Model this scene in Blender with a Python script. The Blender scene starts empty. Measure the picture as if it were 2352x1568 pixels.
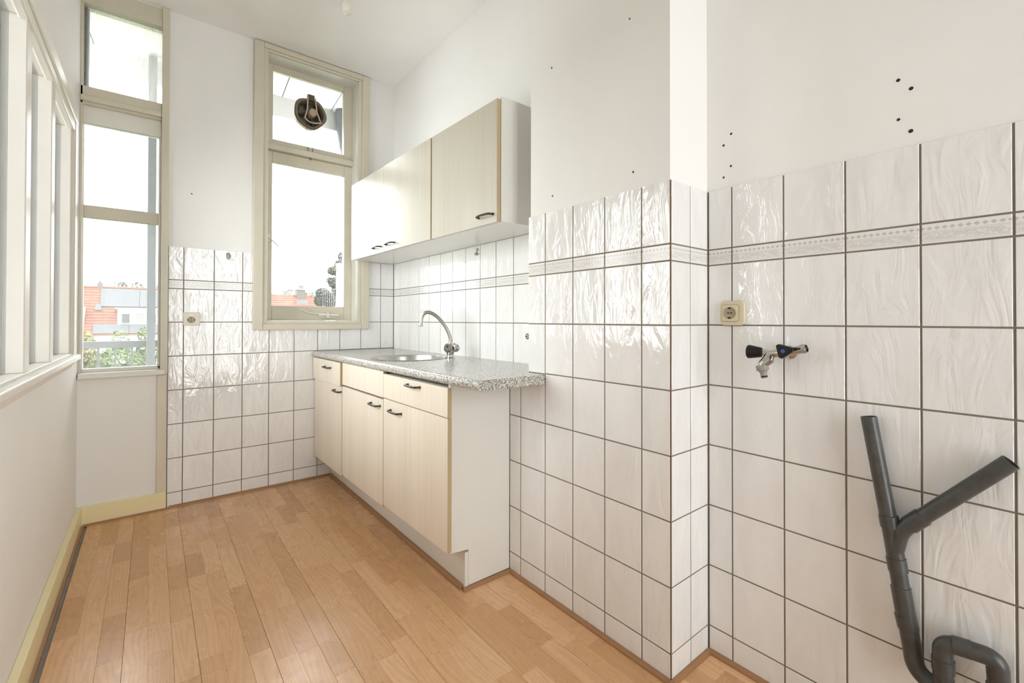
import bpy, math, random
from mathutils import Vector, Matrix

random.seed(11)
scene = bpy.context.scene
col = scene.collection
R = math.radians

# ------------------------------------------------------------------ camera
W_PX, H_PX, F_PX = 2352, 1568, 1037.05
cam_d = bpy.data.cameras.new('camera')
cam = bpy.data.objects.new('camera', cam_d)
col.objects.link(cam)
yaw, pitch, roll = R(38.641), R(0.4565), R(0.098)
fw = Vector((math.sin(yaw) * math.cos(pitch), math.cos(yaw) * math.cos(pitch), math.sin(pitch)))
rt = Vector((math.cos(yaw), -math.sin(yaw), 0))
up = rt.cross(fw)
rt2 = math.cos(roll) * rt + math.sin(roll) * up
up2 = -math.sin(roll) * rt + math.cos(roll) * up
cam.matrix_world = Matrix(((rt2.x, up2.x, -fw.x, 0), (rt2.y, up2.y, -fw.y, 0), (rt2.z, up2.z, -fw.z, 1.1177), (0, 0, 0, 1)))
cam_d.sensor_width = 36
cam_d.sensor_fit = 'HORIZONTAL'
cam_d.lens = F_PX * 36 / W_PX
cam_d.shift_x = 0.0
cam_d.shift_y = (727.06 - H_PX / 2) / W_PX
cam_d.clip_start = 0.02
cam_d.clip_end = 500
scene.camera = cam

# ------------------------------------------------------------------ overcast sky and exposure
SKY = 9.5
world = bpy.data.worlds.new('overcast')
scene.world = world
world.use_nodes = True
bg = world.node_tree.nodes['Background']
bg.inputs[0].default_value = (0.955, 0.985, 1.03, 1)
bg.inputs[1].default_value = SKY
scene.view_settings.view_transform = 'Standard'
scene.view_settings.look = 'None'
scene.view_settings.exposure = 0.0
scene.view_settings.gamma = 1.0
scene.view_settings.use_curve_mapping = False
scene.cycles.diffuse_bounces = 5
scene.cycles.glossy_bounces = 3
scene.cycles.transparent_max_bounces = 12
scene.cycles.max_bounces = 7
scene.cycles.caustics_reflective = False
scene.cycles.sample_clamp_indirect = 8
scene.cycles.use_denoising = True
scene.cycles.use_adaptive_sampling = True
scene.cycles.adaptive_threshold = 0.05

# sampling portals in the window openings and the added rear door: they emit nothing, they only tell the renderer where daylight enters


def portal(loc, rot, sx, sy):
    d = bpy.data.lights.new('daylight_portal', 'AREA')
    d.shape = 'RECTANGLE'; d.size = sx; d.size_y = sy
    d.cycles.is_portal = True
    o = bpy.data.objects.new('daylight_portal', d)
    col.objects.link(o)
    o.location = loc; o.rotation_euler = rot
    o['kind'] = 'helper'


portal((-0.13, 3.60, 1.85), (R(-90), 0, 0), 0.40, 2.20)
portal((0.905, 3.60, 2.01), (R(-90), 0, 0), 0.62, 1.84)
portal((-0.54, 2.31, 1.53), (0, R(-90), 0), 1.24, 1.66)
portal((0.765, -1.93, 1.28), (R(90), 0, 0), 1.30, 2.60)

# ------------------------------------------------------------------ helpers
WORLD_LOC = {}


def wl(o):
    return WORLD_LOC.get(o.name, Vector((0, 0, 0))) if o else Vector((0, 0, 0))


class MB:
    """collects simple shapes in world coordinates and links them as one mesh"""

    def __init__(s):
        s.v, s.f, s.sm = [], [], []

    def add(s, vs, fs, smooth=False):
        b = len(s.v)
        s.v += [tuple(p) for p in vs]
        s.f += [[b + i for i in f] for f in fs]
        s.sm += [smooth] * len(fs)
        return s

    def box(s, x0, x1, y0, y1, z0, z1):
        x0, x1 = sorted((x0, x1)); y0, y1 = sorted((y0, y1)); z0, z1 = sorted((z0, z1))
        return s.add([(x0, y0, z0), (x1, y0, z0), (x1, y1, z0), (x0, y1, z0), (x0, y0, z1), (x1, y0, z1), (x1, y1, z1), (x0, y1, z1)],
                     [(0, 3, 2, 1), (4, 5, 6, 7), (0, 1, 5, 4), (1, 2, 6, 5), (2, 3, 7, 6), (3, 0, 4, 7)])

    def prism(s, poly, a, b, axis='z'):
        """poly: 2D points counter-clockwise; extruded from a to b along the axis"""
        n = len(poly)
        m = {'z': lambda p, t: (p[0], p[1], t), 'y': lambda p, t: (p[0], t, p[1]), 'x': lambda p, t: (t, p[0], p[1])}[axis]
        vs = [m(p, a) for p in poly] + [m(p, b) for p in poly]
        fs = [list(range(n))[::-1], list(range(n, 2 * n))] + [(i, (i + 1) % n, n + (i + 1) % n, n + i) for i in range(n)]
        return s.add(vs, fs)

    def tube(s, path, r, seg=12, cap=True, inner=None, smooth=True):
        path = [Vector(p) for p in path]
        rs = r if isinstance(r, (list, tuple)) else [r] * len(path)
        n = len(path)
        vs, fs = [], []
        t0 = (path[1] - path[0]).normalized()
        ref = Vector((0, 0, 1)) if abs(t0.z) < 0.9 else Vector((1, 0, 0))
        nx = t0.cross(ref).normalized()
        for i, p in enumerate(path):
            if i == 0: t = path[1] - path[0]
            elif i == n - 1: t = path[-1] - path[-2]
            else: t = (path[i + 1] - p).normalized() + (p - path[i - 1]).normalized()
            t.normalize()
            nx = (nx - t * nx.dot(t)).normalized()
            ny = t.cross(nx)
            for k in range(seg):
                a = 2 * math.pi * k / seg
                vs.append(p + (nx * math.cos(a) + ny * math.sin(a)) * rs[i])
        for i in range(n - 1):
            for k in range(seg):
                k2 = (k + 1) % seg
                fs.append((i * seg + k, i * seg + k2, (i + 1) * seg + k2, (i + 1) * seg + k))
        s.add(vs, fs, smooth)
        if cap:
            s.add(vs[:seg], [list(range(seg))[::-1]])
            s.add(vs[-seg:], [list(range(seg))])
        return s

    def lathe(s, prof, origin, axis, seg=24, smooth=True, mod=None):
        """prof: (radius, distance along axis)"""
        o = Vector(origin); ax = Vector(axis).normalized()
        ref = Vector((0, 0, 1)) if abs(ax.z) < 0.9 else Vector((1, 0, 0))
        ex = ref.cross(ax).normalized(); ey = ax.cross(ex)
        vs, fs = [], []
        n = len(prof)
        for (r, h) in prof:
            for k in range(seg):
                a = 2 * math.pi * k / seg
                rr = r * (mod(a) if mod else 1)
                vs.append(o + ax * h + (ex * math.cos(a) + ey * math.sin(a)) * rr)
        for i in range(n - 1):
            for k in range(seg):
                k2 = (k + 1) % seg
                fs.append((i * seg + k, i * seg + k2, (i + 1) * seg + k2, (i + 1) * seg + k))
        return s.add(vs, fs, smooth)

    def build(s, name, mat, parent=None, origin=None, bevel=0.0, seg=2):
        pl = wl(parent)
        o0 = Vector(origin) if origin is not None else pl
        me = bpy.data.meshes.new(name)
        me.from_pydata([tuple(Vector(p) - o0) for p in s.v], [], s.f)
        me.polygons.foreach_set('use_smooth', s.sm)
        me.update()
        if any(s.sm): me.set_sharp_from_angle(angle=R(38))
        me.materials.append(mat)
        o = bpy.data.objects.new(name, me)
        col.objects.link(o)
        if parent:
            o.parent = parent
        o.location = o0 - pl
        WORLD_LOC[o.name] = o0
        if bevel:
            b = o.modifiers.new('bevel', 'BEVEL')
            b.width = bevel; b.segments = seg; b.limit_method = 'ANGLE'; b.angle_limit = R(40)
        return o


def tag(o, label=None, cat=None, group=None, kind=None):
    if label: o['label'] = label
    if cat: o['category'] = cat
    if group: o['group'] = group
    if kind: o['kind'] = kind
    return o


def empty(name, loc, label, cat, group=None, kind=None):
    o = bpy.data.objects.new(name, None)
    col.objects.link(o)
    o.location = loc
    o.empty_display_size = 0.1
    WORLD_LOC[o.name] = Vector(loc)
    return tag(o, label, cat, group, kind)


def bezier(p0, p1, p2, p3, n=8):
    p0, p1, p2, p3 = map(Vector, (p0, p1, p2, p3))
    return [(1 - t) ** 3 * p0 + 3 * (1 - t) ** 2 * t * p1 + 3 * (1 - t) * t * t * p2 + t ** 3 * p3 for t in [i / n for i in range(n + 1)]]


def fillet(pts, rad, n=6):
    """polyline with rounded corners"""
    pts = [Vector(p) for p in pts]
    out = [pts[0]]
    for i in range(1, len(pts) - 1):
        a = (pts[i - 1] - pts[i]); b = (pts[i + 1] - pts[i])
        r = rad[i - 1] if isinstance(rad, (list, tuple)) else rad
        r = min(r, a.length * 0.49, b.length * 0.49)
        pa = pts[i] + a.normalized() * r; pb = pts[i] + b.normalized() * r
        for k in range(n + 1):
            t = k / n
            out.append((1 - t) ** 2 * pa + 2 * (1 - t) * t * pts[i] + t * t * pb)
    out.append(pts[-1])
    return out


# ------------------------------------------------------------------ materials
class NT:
    def __init__(s, name):
        s.m = bpy.data.materials.new(name)
        s.m.use_nodes = True
        s.t = s.m.node_tree
        s.b = s.t.nodes['Principled BSDF']
        s.out = s.t.nodes['Material Output']

    def n(s, typ, **kw):
        nd = s.t.nodes.new(typ)
        for k, v in kw.items():
            if k in nd.inputs.keys() and not hasattr(nd, k):
                nd.inputs[k].default_value = v
            else:
                setattr(nd, k, v)
        return nd

    def l(s, a, b):
        s.t.links.new(a, b)

    def math(s, op, a, b=None, c=None):
        nd = s.t.nodes.new('ShaderNodeMath'); nd.operation = op
        for i, x in enumerate((a, b, c)):
            if x is None: continue
            if isinstance(x, (int, float)): nd.inputs[i].default_value = x
            else: s.l(x, nd.inputs[i])
        return nd.outputs[0]

    def ramp(s, fac, stops):
        nd = s.t.nodes.new('ShaderNodeValToRGB')
        el = nd.color_ramp.elements
        while len(el) < len(stops): el.new(0.5)
        for e, (p, c) in zip(el, stops):
            e.position = p; e.color = (*c, 1) if len(c) == 3 else c
        s.l(fac, nd.inputs[0])
        return nd.outputs[0]

    def mapping(s, src, scale=(1, 1, 1), rot=(0, 0, 0), loc=None):
        nd = s.t.nodes.new('ShaderNodeMapping')
        nd.inputs['Scale'].default_value = scale
        nd.inputs['Rotation'].default_value = rot
        s.l(src, nd.inputs['Vector'])
        if loc is not None: s.l(loc, nd.inputs['Location'])
        return nd.outputs[0]

    def noise(s, vec, scale, detail=3, rough=0.5, dist=0.0):
        nd = s.t.nodes.new('ShaderNodeTexNoise')
        nd.inputs['Scale'].default_value = scale; nd.inputs['Detail'].default_value = detail
        nd.inputs['Roughness'].default_value = rough; nd.inputs['Distortion'].default_value = dist
        s.l(vec, nd.inputs['Vector'])
        return nd.outputs['Fac']

    def mix(s, fac, a, b, blend='MIX'):
        nd = s.t.nodes.new('ShaderNodeMix'); nd.data_type = 'RGBA'; nd.blend_type = blend
        ins = {'f': nd.inputs[0], 'a': nd.inputs[6], 'b': nd.inputs[7]}
        for k, x in (('f', fac), ('a', a), ('b', b)):
            if isinstance(x, (int, float)): ins[k].default_value = x
            elif isinstance(x, tuple): ins[k].default_value = (*x, 1)
            else: s.l(x, ins[k])
        return nd.outputs[2]

    def bump(s, h, strength=0.3, dist=0.001):
        nd = s.t.nodes.new('ShaderNodeBump')
        nd.inputs['Strength'].default_value = strength; nd.inputs['Distance'].default_value = dist
        s.l(h, nd.inputs['Height'])
        s.l(nd.outputs[0], s.b.inputs['Normal'])

    def obj(s): return s.n('ShaderNodeTexCoord').outputs['Object']
    def pos(s): return s.n('ShaderNodeNewGeometry').outputs['Position']
    def rnd(s): return s.n('ShaderNodeObjectInfo').outputs['Random']

    def base(s, c):
        if isinstance(c, tuple): s.b.inputs['Base Color'].default_value = (*c, 1)
        else: s.l(c, s.b.inputs['Base Color'])

    def set(s, rough=0.5, metal=0.0, spec=0.5, coat=0.0, coat_r=0.05):
        s.b.inputs['Roughness'].default_value = rough
        s.b.inputs['Metallic'].default_value = metal
        s.b.inputs['Specular IOR Level'].default_value = spec
        s.b.inputs['Coat Weight'].default_value = coat
        s.b.inputs['Coat Roughness'].default_value = coat_r
        return s.m


def simple(name, c, rough=0.5, metal=0.0, spec=0.5, var=0.0, bump=0.0, bscale=60):
    t = NT(name)
    if var or bump:
        p = t.pos()
        nz = t.noise(p, bscale, 3)
        if var:
            t.base(t.mix(t.noise(p, 9, 4), tuple(x * (1 - var) for x in c), tuple(min(1, x * (1 + var)) for x in c)))
        else:
            t.base(c)
        if bump: t.bump(nz, bump, 0.001)
    else:
        t.base(c)
    return t.set(rough, metal, spec)


def m_plaster(name, c, scale=140, strength=0.35):
    t = NT(name)
    p = t.pos()
    big = t.noise(p, 2.2, 5, 0.6)
    t.base(t.ramp(big, [(0.3, tuple(x * 0.965 for x in c)), (0.65, c)]))
    fine = t.noise(p, scale, 4, 0.6)
    mid = t.noise(p, 14, 2, 0.5)
    t.bump(t.math('ADD', fine, t.math('MULTIPLY', mid, 1.5)), strength, 0.0012)
    return t.set(0.75, spec=0.25)


def m_tile():
    t = NT('glazed_tile')
    o = t.obj(); r = t.rnd()
    cmb = t.n('ShaderNodeCombineXYZ')
    t.l(t.math('MULTIPLY', r, 37.0), cmb.inputs[0]); t.l(t.math('MULTIPLY', r, 91.0), cmb.inputs[2])
    v = t.mapping(o, (13, 13, 4.2), (0, R(30), 0), cmb.outputs[0])
    relief = t.noise(v, 1.5, 3, 0.55, 1.1)
    cloud = t.noise(v, 0.8, 4, 0.6, 0.6)
    colr = t.ramp(cloud, [(0.3, (0.80, 0.785, 0.765)), (0.55, (0.845, 0.835, 0.82)), (0.75, (0.87, 0.86, 0.845))])
    tint = t.mix(r, (0.975, 0.97, 0.965), (1.0, 1.0, 1.0))
    t.base(t.mix(1.0, colr, tint, 'MULTIPLY'))
    t.bump(relief, 0.8, 0.0046)
    t.b.inputs['IOR'].default_value = 1.6
    return t.set(0.035, spec=0.5)


def m_border():
    t = NT('border_tile_print')
    sx = t.n('ShaderNodeSeparateXYZ'); t.l(t.obj(), sx.inputs[0])
    x, z = sx.outputs[0], sx.outputs[2]
    # row of diamonds along the top, marbled scroll band below, thin raised lines
    fx = t.math('ABSOLUTE', t.math('SUBTRACT', t.math('FRACT', t.math('DIVIDE', x, 0.0135)), 0.5))
    dz = t.math('ABSOLUTE', t.math('DIVIDE', t.math('SUBTRACT', z, 0.0125), 0.0115))
    dia = t.math('LESS_THAN', t.math('ADD', t.math('MULTIPLY', fx, 2.0), t.math('MULTIPLY', dz, 2.0)), 0.85)
    v = t.mapping(t.obj(), (60, 60, 95), (0, R(20), 0))
    marb = t.noise(v, 1.4, 5, 0.65, 1.6)
    inband = t.math('MULTIPLY', t.math('LESS_THAN', z, 0.003), t.math('GREATER_THAN', z, -0.016))
    band = t.math('MULTIPLY', inband, t.math('GREATER_THAN', marb, 0.47))
    lines = t.math('LESS_THAN', t.math('ABSOLUTE', t.math('SUBTRACT', z, 0.0048)), 0.0007)
    lines2 = t.math('LESS_THAN', t.math('ABSOLUTE', t.math('ADD', z, 0.0182)), 0.0006)
    c = t.mix(dia, (0.80, 0.785, 0.765), (0.56, 0.54, 0.51))
    c = t.mix(band, c, (0.67, 0.65, 0.62))
    c = t.mix(t.math('ADD', lines, lines2), c, (0.66, 0.64, 0.61))
    t.base(c)
    t.bump(t.math('ADD', dia, t.math('MULTIPLY', marb, inband)), 0.15, 0.0006)
    return t.set(0.13)


def m_floor():
    t = NT('oak_laminate')
    o = t.obj(); r = t.rnd()
    cmb = t.n('ShaderNodeCombineXYZ')
    t.l(t.math('MULTIPLY', r, 17.0), cmb.inputs[0]); t.l(t.math('MULTIPLY', r, 53.0), cmb.inputs[1])
    v = t.mapping(o, (7, 1.1, 1), (0, 0, 0), cmb.outputs[0])
    warp = t.noise(v, 1.0, 2, 0.45, 0.3)
    sx = t.n('ShaderNodeSeparateXYZ'); t.l(o, sx.inputs[0])
    ph = t.math('ADD', t.math('MULTIPLY', sx.outputs[0], 330.0), t.math('MULTIPLY', warp, 95.0))
    ph = t.math('ADD', ph, t.math('MULTIPLY', r, 60.0))
    rings = t.math('MULTIPLY_ADD', t.math('SINE', ph), 0.5, 0.5)
    rings = t.math('POWER', rings, 1.8)
    vf = t.mapping(o, (520, 14, 1), (0, 0, 0), cmb.outputs[0])
    fine = t.noise(vf, 1.0, 3, 0.6)
    rings = t.math('MULTIPLY', rings, t.math('MULTIPLY_ADD', fine, 1.1, 0.35))
    rv = t.math('FRACT', t.math('MULTIPLY', r, 7.31))
    base = t.ramp(rv, [(0.0, (0.56, 0.30, 0.13)), (0.3, (0.66, 0.37, 0.17)), (0.7, (0.73, 0.43, 0.215)), (1.0, (0.79, 0.49, 0.265))])
    c = t.mix(t.math('MULTIPLY', rings, 0.3), base, (0.40, 0.19, 0.075))
    c = t.mix(t.math('MULTIPLY', fine, 0.3), c, (0.74, 0.47, 0.26))
    t.base(c)
    sm = t.noise(t.pos(), 7, 4, 0.6)
    rg = t.ramp(sm, [(0.3, (0.2,) * 3), (0.7, (0.36,) * 3)])
    t.l(rg, t.b.inputs['Roughness'])
    t.bump(t.math('ADD', fine, t.math('MULTIPLY', rings, 0.4)), 0.12, 0.0006)
    m = t.set(0.28, spec=0.5)
    t.l(rg, t.b.inputs['Roughness'])
    return m


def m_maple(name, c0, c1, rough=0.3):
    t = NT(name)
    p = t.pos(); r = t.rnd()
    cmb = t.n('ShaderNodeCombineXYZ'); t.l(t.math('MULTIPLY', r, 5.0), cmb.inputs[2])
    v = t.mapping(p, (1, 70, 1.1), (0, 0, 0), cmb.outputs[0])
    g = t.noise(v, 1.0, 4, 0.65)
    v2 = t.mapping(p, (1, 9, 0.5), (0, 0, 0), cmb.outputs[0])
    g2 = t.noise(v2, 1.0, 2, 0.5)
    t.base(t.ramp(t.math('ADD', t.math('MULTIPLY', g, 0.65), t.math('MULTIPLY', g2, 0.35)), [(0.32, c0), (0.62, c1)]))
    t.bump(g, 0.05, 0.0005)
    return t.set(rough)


def m_worktop():
    t = NT('speckled_laminate')
    p = t.pos()
    a = t.noise(p, 270, 2, 0.5)
    b = t.noise(p, 170, 2, 0.5)
    c = t.ramp(a, [(0.385, (0.024, 0.021, 0.016)), (0.455, (0.17, 0.152, 0.125)), (0.505, (0.50, 0.475, 0.43)), (0.60, (0.78, 0.76, 0.71))])
    c = t.mix(t.math('GREATER_THAN', b, 0.60), c, (0.64, 0.615, 0.56))
    t.base(c)
    return t.set(0.24, spec=0.6)


def m_glass(name, dirt, rough=0.02):
    t = NT(name)
    nt = t.t
    tr = t.n('ShaderNodeBsdfTransparent'); tr.inputs[0].default_value = (0.965, 0.975, 0.965, 1)
    gl = t.n('ShaderNodeBsdfGlossy'); gl.inputs['Roughness'].default_value = rough
    fr = t.n('ShaderNodeFresnel'); fr.inputs['IOR'].default_value = 1.45
    ms = t.n('ShaderNodeMixShader')
    t.l(fr.outputs[0], ms.inputs[0]); t.l(tr.outputs[0], ms.inputs[1]); t.l(gl.outputs[0], ms.inputs[2])
    if not dirt:
        t.l(ms.outputs[0], t.out.inputs['Surface'])
        return t.m
    tl = t.n('ShaderNodeBsdfTranslucent'); tl.inputs[0].default_value = (0.9, 0.9, 0.88, 1)
    df = t.n('ShaderNodeBsdfDiffuse'); df.inputs[0].default_value = (0.8, 0.8, 0.77, 1)
    md = t.n('ShaderNodeMixShader'); md.inputs[0].default_value = 0.25
    t.l(tl.outputs[0], md.inputs[1]); t.l(df.outputs[0], md.inputs[2])
    p = t.pos()
    streak = t.noise(t.mapping(p, (60, 60, 3)), 1.0, 4, 0.6)
    spots = t.noise(p, 160, 2, 0.5)
    f = t.math('ADD', dirt, t.math('MULTIPLY', t.math('SUBTRACT', streak, 0.5), dirt * 0.9))
    f = t.math('ADD', f, t.math('MULTIPLY', t.math('GREATER_THAN', spots, 0.68), dirt * 0.8))
    mf = t.n('ShaderNodeMixShader')
    t.l(f, mf.inputs[0]); t.l(ms.outputs[0], mf.inputs[1]); t.l(md.outputs[0], mf.inputs[2])
    t.l(mf.outputs[0], t.out.inputs['Surface'])
    return t.m


def m_pantile():
    t = NT('orange_pantile')
    p = t.pos()
    v = t.mapping(p, (4.2, 1, 1))
    wv = t.n('ShaderNodeTexWave'); wv.inputs['Scale'].default_value = 0.33; wv.inputs['Distortion'].default_value = 0.3
    t.l(v, wv.inputs['Vector'])
    nz = t.noise(p, 2.5, 4, 0.6)
    c = t.ramp(nz, [(0.3, (0.115, 0.042, 0.024)), (0.7, (0.165, 0.068, 0.042))])
    t.base(t.mix(t.math('MULTIPLY', wv.outputs['Fac'], 0.35), c, (0.085, 0.032, 0.02)))
    return t.set(0.8)


def m_leaf(name, c0, c1):
    t = NT(name)
    nz = t.noise(t.pos(), 3.0, 4, 0.6)
    t.base(t.ramp(nz, [(0.35, c0), (0.65, c1)]))
    return t.set(0.7, spec=0.2)


def m_paint(name, c, dirt=0.06, rough=0.38):
    """brushed gloss paint on wood with yellowed, slightly dirty patches"""
    t = NT(name)
    p = t.pos()
    a = t.noise(p, 5, 5, 0.65)
    spk = t.noise(p, 190, 2, 0.5)
    c2 = t.ramp(a, [(0.3, tuple(x * (1 - dirt) for x in c)), (0.65, c)])
    c2 = t.mix(t.math('GREATER_THAN', spk, 0.80), c2, tuple(x * 0.45 for x in c))
    t.base(c2)
    t.bump(t.noise(p, 45, 3, 0.6), 0.12, 0.0012)
    return t.set(rough, spec=0.4)


def m_pipe():
    t = NT('grey_pvc')
    p = t.pos()
    a = t.noise(p, 40, 4, 0.6)
    t.base(t.ramp(a, [(0.35, (0.058, 0.056, 0.052)), (0.7, (0.078, 0.076, 0.071))]))
    t.bump(t.noise(p, 300, 2), 0.08, 0.0005)
    return t.set(0.32, spec=0.45)


MAT = dict(
    wall=m_plaster('white_wall_plaster', (0.875, 0.857, 0.828)),
    ceil=m_plaster('white_ceiling_paint', (0.94, 0.925, 0.895), 60, 0.12),
    tile=m_tile(), border=m_border(),
    grout=simple('grey_brown_grout', (0.235, 0.205, 0.16), 0.9, spec=0.1, var=0.18, bump=0.3, bscale=300),
    corner=simple('brown_corner_joint', (0.17, 0.105, 0.06), 0.8, var=0.2),
    floor=m_floor(),
    strip=simple('brown_quarter_round_wood', (0.34, 0.175, 0.078), 0.45, var=0.14),
    subfloor=simple('bare_concrete', (0.36, 0.33, 0.29), 0.95, var=0.25, bump=0.8, bscale=120),
    cream=m_paint('cream_gloss_paint', (0.665, 0.615, 0.495), 0.09),
    creamy=m_paint('pale_yellow_paint', (0.90, 0.80, 0.50), 0.06),
    boardcream=m_paint('beige_board_paint', (0.73, 0.66, 0.53), 0.06),
    side=m_paint('offwhite_gloss_paint', (0.77, 0.735, 0.655), 0.06),
    white=m_paint('white_gloss_paint', (0.80, 0.775, 0.71), 0.05),
    maple=m_maple('pale_maple_laminate', (0.78, 0.685, 0.55), (0.86, 0.785, 0.665)),
    maple_dimmed=m_maple('pale_maple_laminate_dimmed', (0.485, 0.45, 0.365), (0.55, 0.515, 0.43), 0.28),  # same maple as the base doors, colour darkened to offset strong window light
    edge=simple('tan_edge_banding', (0.47, 0.355, 0.205), 0.5, var=0.1),
    carcass=simple('white_melamine', (0.75, 0.73, 0.68), 0.22, var=0.02),
    worktop=m_worktop(),
    steel=simple('brushed_steel', (0.46, 0.445, 0.415), 0.27, 1.0),
    chrome=simple('polished_chrome', (0.50, 0.49, 0.46), 0.13, 1.0),
    brass=simple('tarnished_chain', (0.07, 0.055, 0.035), 0.5, 0.3),
    black=simple('black_plastic', (0.010, 0.010, 0.009), 0.4, 0.0, 0.3),
    handle=simple('black_gloss_handle', (0.012, 0.011, 0.010), 0.22, 0.0, 0.6),
    rubber=simple('black_rubber', (0.01, 0.01, 0.01), 0.6),
    blue=simple('blue_cap', (0.025, 0.10, 0.34), 0.4),
    pipe=m_pipe(),
    hose=simple('light_grey_plastic', (0.30, 0.285, 0.26), 0.45),
    socket=simple('aged_cream_plastic', (0.68, 0.60, 0.42), 0.35, var=0.03),
    socket2=simple('cream_plastic_plate', (0.70, 0.655, 0.53), 0.35, var=0.03),
    socketin=simple('socket_recess', (0.36, 0.32, 0.21), 0.5),
    hookm=simple('grey_metal_hook', (0.40, 0.39, 0.37), 0.35, 0.6),
    glass=m_glass('window_glass', 0.025),
    glassclean=m_glass('clean_window_glass', 0),
    glassdirty=m_glass('dirty_window_glass', 0.06),
    glassfrost=m_glass('hazy_window_glass', 0.27, 0.1),
    fan=simple('grimy_brown_plastic', (0.19, 0.148, 0.10), 0.5, var=0.2),
    fanhub=simple('tan_plastic_hub', (0.46, 0.36, 0.235), 0.45),
    fanarm=simple('dusty_beige_plastic', (0.54, 0.46, 0.35), 0.5),
    fandark=simple('dark_fan_blades', (0.10, 0.083, 0.06), 0.5),
    bulb=simple('frosted_bulb_glass', (0.74, 0.71, 0.62), 0.12),
    bulbcap=simple('brass_bulb_cap', (0.45, 0.39, 0.22), 0.4, 0.7),
    soffit=simple('white_soffit_board', (0.42, 0.41, 0.39), 0.6),
    seam=simple('dark_board_seam', (0.06, 0.055, 0.05), 0.9),
    fascia=simple('pale_grey_fascia', (0.42, 0.41, 0.395), 0.6, var=0.05),
    zinc=simple('weathered_zinc', (0.085, 0.09, 0.092), 0.55, 0.2, var=0.35),
    ironrail=simple('grey_painted_iron', (0.055, 0.054, 0.052), 0.6, var=0.3),
    pantile=m_pantile(),
    slate=simple('grey_solar_panel', (0.05, 0.052, 0.054), 0.5, var=0.12),
    lead=simple('lead_flashing', (0.06, 0.06, 0.06), 0.6),
    extwhite=simple('white_painted_house', (0.72, 0.71, 0.69), 0.7),
    extwin=simple('dark_house_window', (0.03, 0.032, 0.034), 0.3),
    blind=simple('pale_roller_blind', (0.15, 0.145, 0.135), 0.8),
    brick=simple('grey_brick_chimney', (0.085, 0.072, 0.064), 0.85, var=0.25),
    leaf1=m_leaf('tree_leaves', (0.03, 0.055, 0.014), (0.095, 0.12, 0.042)),
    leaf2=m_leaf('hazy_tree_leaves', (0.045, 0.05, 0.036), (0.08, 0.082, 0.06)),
    leaf3=m_leaf('yellow_green_leaves', (0.07, 0.075, 0.02), (0.14, 0.125, 0.05)),
    bark=simple('tree_bark', (0.09, 0.07, 0.05), 0.9),
    grass=simple('garden_ground', (0.10, 0.13, 0.06), 0.95, var=0.3),
    grit=simple('plaster_grit', (0.55, 0.48, 0.40), 0.9, var=0.6),
    hole=simple('drill_hole_dark', (0.02, 0.018, 0.015), 0.9),
)

# ------------------------------------------------------------------ room dimensions (metres)
XS, XP, XR, YB, YP, XL, ZC = 1.498, 1.2576, 1.483, 3.3726, 0.785, -0.31, 2.965
YF = -1.7            # wall behind the camera
TH = 0.006           # tile thickness: plaster lies this far behind the tile faces
YPL = 1.453          # far edge of the pillar above the worktop
YBOX = 1.588         # far edge of the tiled box below the worktop
TW = 0.1547          # tile pitch along the wall
ROWS = [0.004, 0.088, 0.291, 0.494, 0.697, 0.900, 1.103, 1.3045, 1.3571, 1.5566]

# ------------------------------------------------------------------ shell
w = MB()
w.box(XL, 0.045, YB + TH, 3.62, -0.2, 0.80).box(XL, 0.045, YB + TH, 3.62, 2.93, ZC)
w.box(0.045, 0.60, YB + TH, 3.62, -0.2, ZC)
w.box(0.60, 1.21, YB + TH, 3.62, -0.2, 1.11).box(0.60, 1.21, YB + TH, 3.62, 2.91, ZC)
w.box(1.21, 1.75, YB + TH, 3.62, -0.2, ZC)
wall_back = tag(w.build('wall_back', MAT['wall']), 'white plastered window wall at the far end, tiled below', 'wall', kind='structure')

w = MB()
w.box(XL - 0.25, XL, YF - 0.25, 3.62, -0.2, 0.93).box(XL - 0.25, XL, YF - 0.25, 3.62, 2.12, ZC)
w.box(XL - 0.25, XL, YF - 0.25, 1.50, 0.93, 2.12).box(XL - 0.25, XL, 3.12, 3.62, 0.93, 2.12)
wall_left = tag(w.build('wall_left', MAT['wall']), 'rough white plaster wall under the long side window', 'wall', kind='structure')

wall_sink = tag(MB().box(XS + TH, 1.75, YPL, 3.62, -0.2, ZC).build('wall_sink', MAT['wall']),
                'white wall behind the sink, tiled above the worktop', 'wall', kind='structure')
w = MB().box(XP + TH, 1.75, YP + TH, YPL, -0.2, ZC).box(XP + TH, XS + TH, YPL, YBOX, -0.2, 0.856)
wall_pillar = tag(w.build('wall_pillar', MAT['wall']), 'projecting white pillar tiled to shoulder height beside the worktop', 'wall', kind='structure')
wall_right = tag(MB().box(XR + TH, 1.75, YF - 0.25, YP + TH, -0.2, ZC).build('wall_right', MAT['wall']),
                 'white right-hand wall tiled halfway up, with drill holes above', 'wall', kind='structure')
w = MB().box(XL, 0.14, YF - 0.25, YF, -0.2, ZC).box(1.39, XR + TH, YF - 0.25, YF, -0.2, ZC)
w.box(0.14, 1.39, YF - 0.25, YF, -0.2, 0.02).box(0.14, 1.39, YF - 0.25, YF, 2.55, ZC)
wall_front = tag(w.build('wall_front', MAT['wall']),
                 'plain white wall behind the camera with a glazed door added for daylight', 'wall', kind='structure')
ceiling = tag(MB().box(XL - 0.25, 1.75, YF - 0.25, 3.62, ZC, ZC + 0.2).build('ceiling', MAT['ceil']),
              'plain white painted ceiling', 'ceiling', kind='structure')
floor = tag(MB().box(XL, XS + TH, YF, YB + TH, -0.2, -0.008).build('floor', MAT['subfloor']),
            'oak-look laminate floor of short staggered strips', 'floor', kind='structure')

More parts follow.
